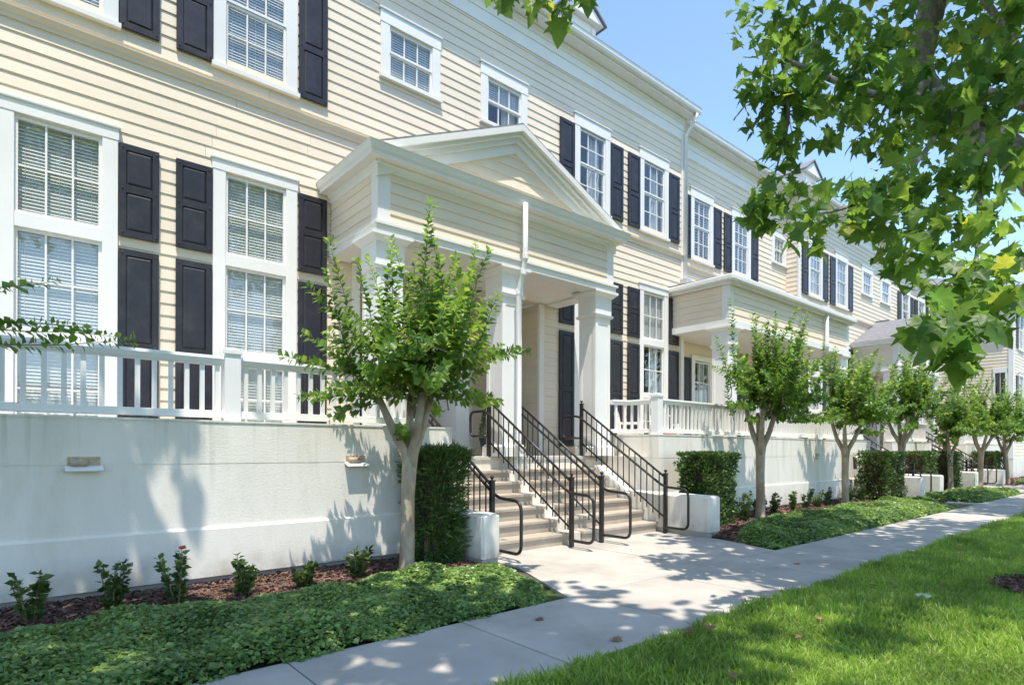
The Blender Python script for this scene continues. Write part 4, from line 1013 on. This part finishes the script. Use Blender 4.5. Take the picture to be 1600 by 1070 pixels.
spray([(1480, 370, 4.4), (1450, 410, 4.2), (1530, 340, 4.3), (1590, 320, 4), (1410, 390, 4.2), (1560, 410, 4), (1510, 440, 4)], (.28, .2), 25, .125)
spray([(1480, 470, 3.7), (1530, 490, 3.6), (1580, 480, 3.6), (1470, 510, 3.6), (1500, 535, 3.5), (1560, 440, 3.7)], (.22, .15), 13, .15)
spray([(1505, 565, 3.4), (1475, 545, 3.4)], (.1, .06), 5, .18)
limb1 = [(7.7, .9, 3.6), (7.75, 1.3, 4.4), tuple(at(1440, 130, 6.6)), tuple(at(1455, 0, 6.8)), tuple(at(1470, -150, 7.0))]
limb2 = [(7.7, .9, 4.2), tuple(at(1620, 170, 5.6)), tuple(at(1500, 140, 5.4)), tuple(at(1380, 150, 5.4)), tuple(at(1220, 90, 5.5))]
limb3 = [tuple(at(1540, 60, 5.6)), tuple(at(1535, 160, 5.2)), tuple(at(1530, 270, 4.6)), tuple(at(1525, 400, 4.2)), tuple(at(1500, 520, 3.6))]
limb4 = [tuple(at(1500, 140, 5.4)), tuple(at(1440, 240, 5.0)), tuple(at(1350, 310, 4.5)), tuple(at(1270, 335, 4.3))]
limb5 = [tuple(at(1220, 90, 5.5)), tuple(at(1230, 180, 5.45)), tuple(at(1215, 250, 5.4)), tuple(at(1190, 335, 5.3))]
sycamore(7.95, .85, 31, 'large sycamore whose leafy sprays hang over the upper right', ((8.6, -.4, 8.2), (4.6, 3.4, 2.3)), cl, 5200, 9.5,
         [(limb1, (.15, .13)), (limb2, (.08, .02)), (limb3, (.03, .008)), (limb4, (.03, .006)), (limb5, (.018, .004))], 300)
cl2 = [(at(850, -8, 5.2), (.22, .1), 9, .19), (at(790, -18, 5.2), (.16, .08), 5, .18), (at(885, 0, 5.2), (.13, .1), 7, .19), (at(870, 18, 5.15), (.06, .05), 3, .18), (at(920, -12, 5.2), (.1, .07), 4, .17)]
sycamore(-2.4, .2, 32, 'sycamore overhead whose leaf tips hang at the top of the photo', ((-.5, .5, 8.4), (3.7, 2.4, 2.0)), cl2, 6200, 10,
         [([(-2.4, .2, 4.5), (-.5, 1.5, 6.5), tuple(at(830, -150, 5.2)), tuple(at(870, -10, 5.2))], (.08, .008))], 25, [((-2.1, 4.1, 8.2), (2.3, 1.9, 1.9))])
sycamore(17.6, .6, 33, 'sycamore further along the lawn, behind the hanging leaves', ((18.4, -.3, 8.0), (4.2, 2.9, 2.4)), [], 5200, 9.5)
sycamore(27.5, .6, 34, 'far sycamore along the lawn at the right edge', ((28.5, -.2, 7.6), (4.6, 3.0, 2.8)), [], 4200, 9.0)

# ---------------------------------------------------------------- lawn
ln = MB().box(-12, 80, -6, 2.63, -.019, -.004).build('lawn', M['turf']); tag(ln, kind='structure')
cand = 560000
X = RNG.uniform(.4, 26, cand); Y = RNG.uniform(-.8, 2.68, cand)
dep = X*FWD.x + Y*FWD.y; lat = (X*RGT.x + Y*RGT.y)/np.maximum(dep, .1)
keepp = (dep > 3.1) & (np.abs(lat) < .92) & (RNG.uniform(0, 1, cand) < np.clip((6.0/np.maximum(dep, .1))**1.25, 0, 1)) & ((X-8.0)**2+(Y-.85)**2 > .36)
keepp &= (Y < 2.645 + .03*np.sin(X*9) + .02*np.sin(X*23))
X, Y, dep = X[keepp], Y[keepp], dep[keepp]; n = len(X)
tv = [(-.05, 0, 0), (.05, 0, 0), (.042, .55, .10), (-.042, .55, .10), (0, 1, .38)]
pt = np.column_stack([X, Y, np.full(n, -.005)]); tilt = rdir(n, .45, 1.0); tilt[:, 2] = np.maximum(tilt[:, 2], .5)
hn = rdir(n, -.2, .2)
sz = RNG.uniform(.045, .095, n)*(1+.25*np.sin(X*2.1+Y*1.3))*np.clip(.9+dep*.02, 1, 1.4)
me_faces = [(0, 1, 2), (0, 2, 3), (3, 2, 4)]
gr = scatter('grass', pt, tilt, hn, sz, np.array(tv)*np.array([1.15, 1, 1]), me_faces, M['grass']); tag(gr, 'bright green mown lawn grass beside the sidewalk', 'grass', None, 'stuff')

# fallen leaves
vs, fs = syc_leaf(.9); dm = MB().poly(vs, fs).mesh('fallen_leaf', M['dry'])
spots = [(1285, 842, 'lawn'), (1200, 938, 'lawn'), (1185, 985, 'lawn'), (1282, 970, 'lawn'), (1145, 1055, 'lawn'), (1363, 916, 'lawn'), (1388, 912, 'lawn'), (1265, 935, 'lawn'), (1468, 918, 'lawn'), (1560, 822, 'lawn'),
         (1085, 990, 'lawn'), (1110, 985, 'lawn'), (1255, 998, 'lawn'), (1335, 960, 'lawn'), (1495, 860, 'lawn'),
         (958, 993, 'walk'), (840, 962, 'walk'), (1245, 877, 'walk')]
for i, (u, v, where) in enumerate(spots):
    t = 1.36*928/(v-701-.0035*(u-800)); p = FWD*t + RGT*((u-800)/928*t)
    o = place('fallen_leaf', dm, None, (p.x, p.y, .055 if where == 'lawn' else .022), random.uniform(0, 6)); s_ = random.uniform(.05, .1); o.scale = (s_, s_, s_*.7)
    o.rotation_euler[0] = random.uniform(-.25, .25)
    tag(o, 'dry brown leaf fallen on the grass' if where == 'lawn' else 'dry brown leaf fallen on the concrete walk', 'leaf', 'fallen leaves on the ' + where)
r = empty('sprinkler_cover', (6.6, 1.75, 0)); tag(r, 'small pale valve cover lying in the lawn near the mulch ring', 'cover')
MB().lathe([(.0, .0), (.07, .0), (.07, .03), (.06, .038), (.0, .038)], (0, 0, 0), 16).build('lid', M['gutter'], r)
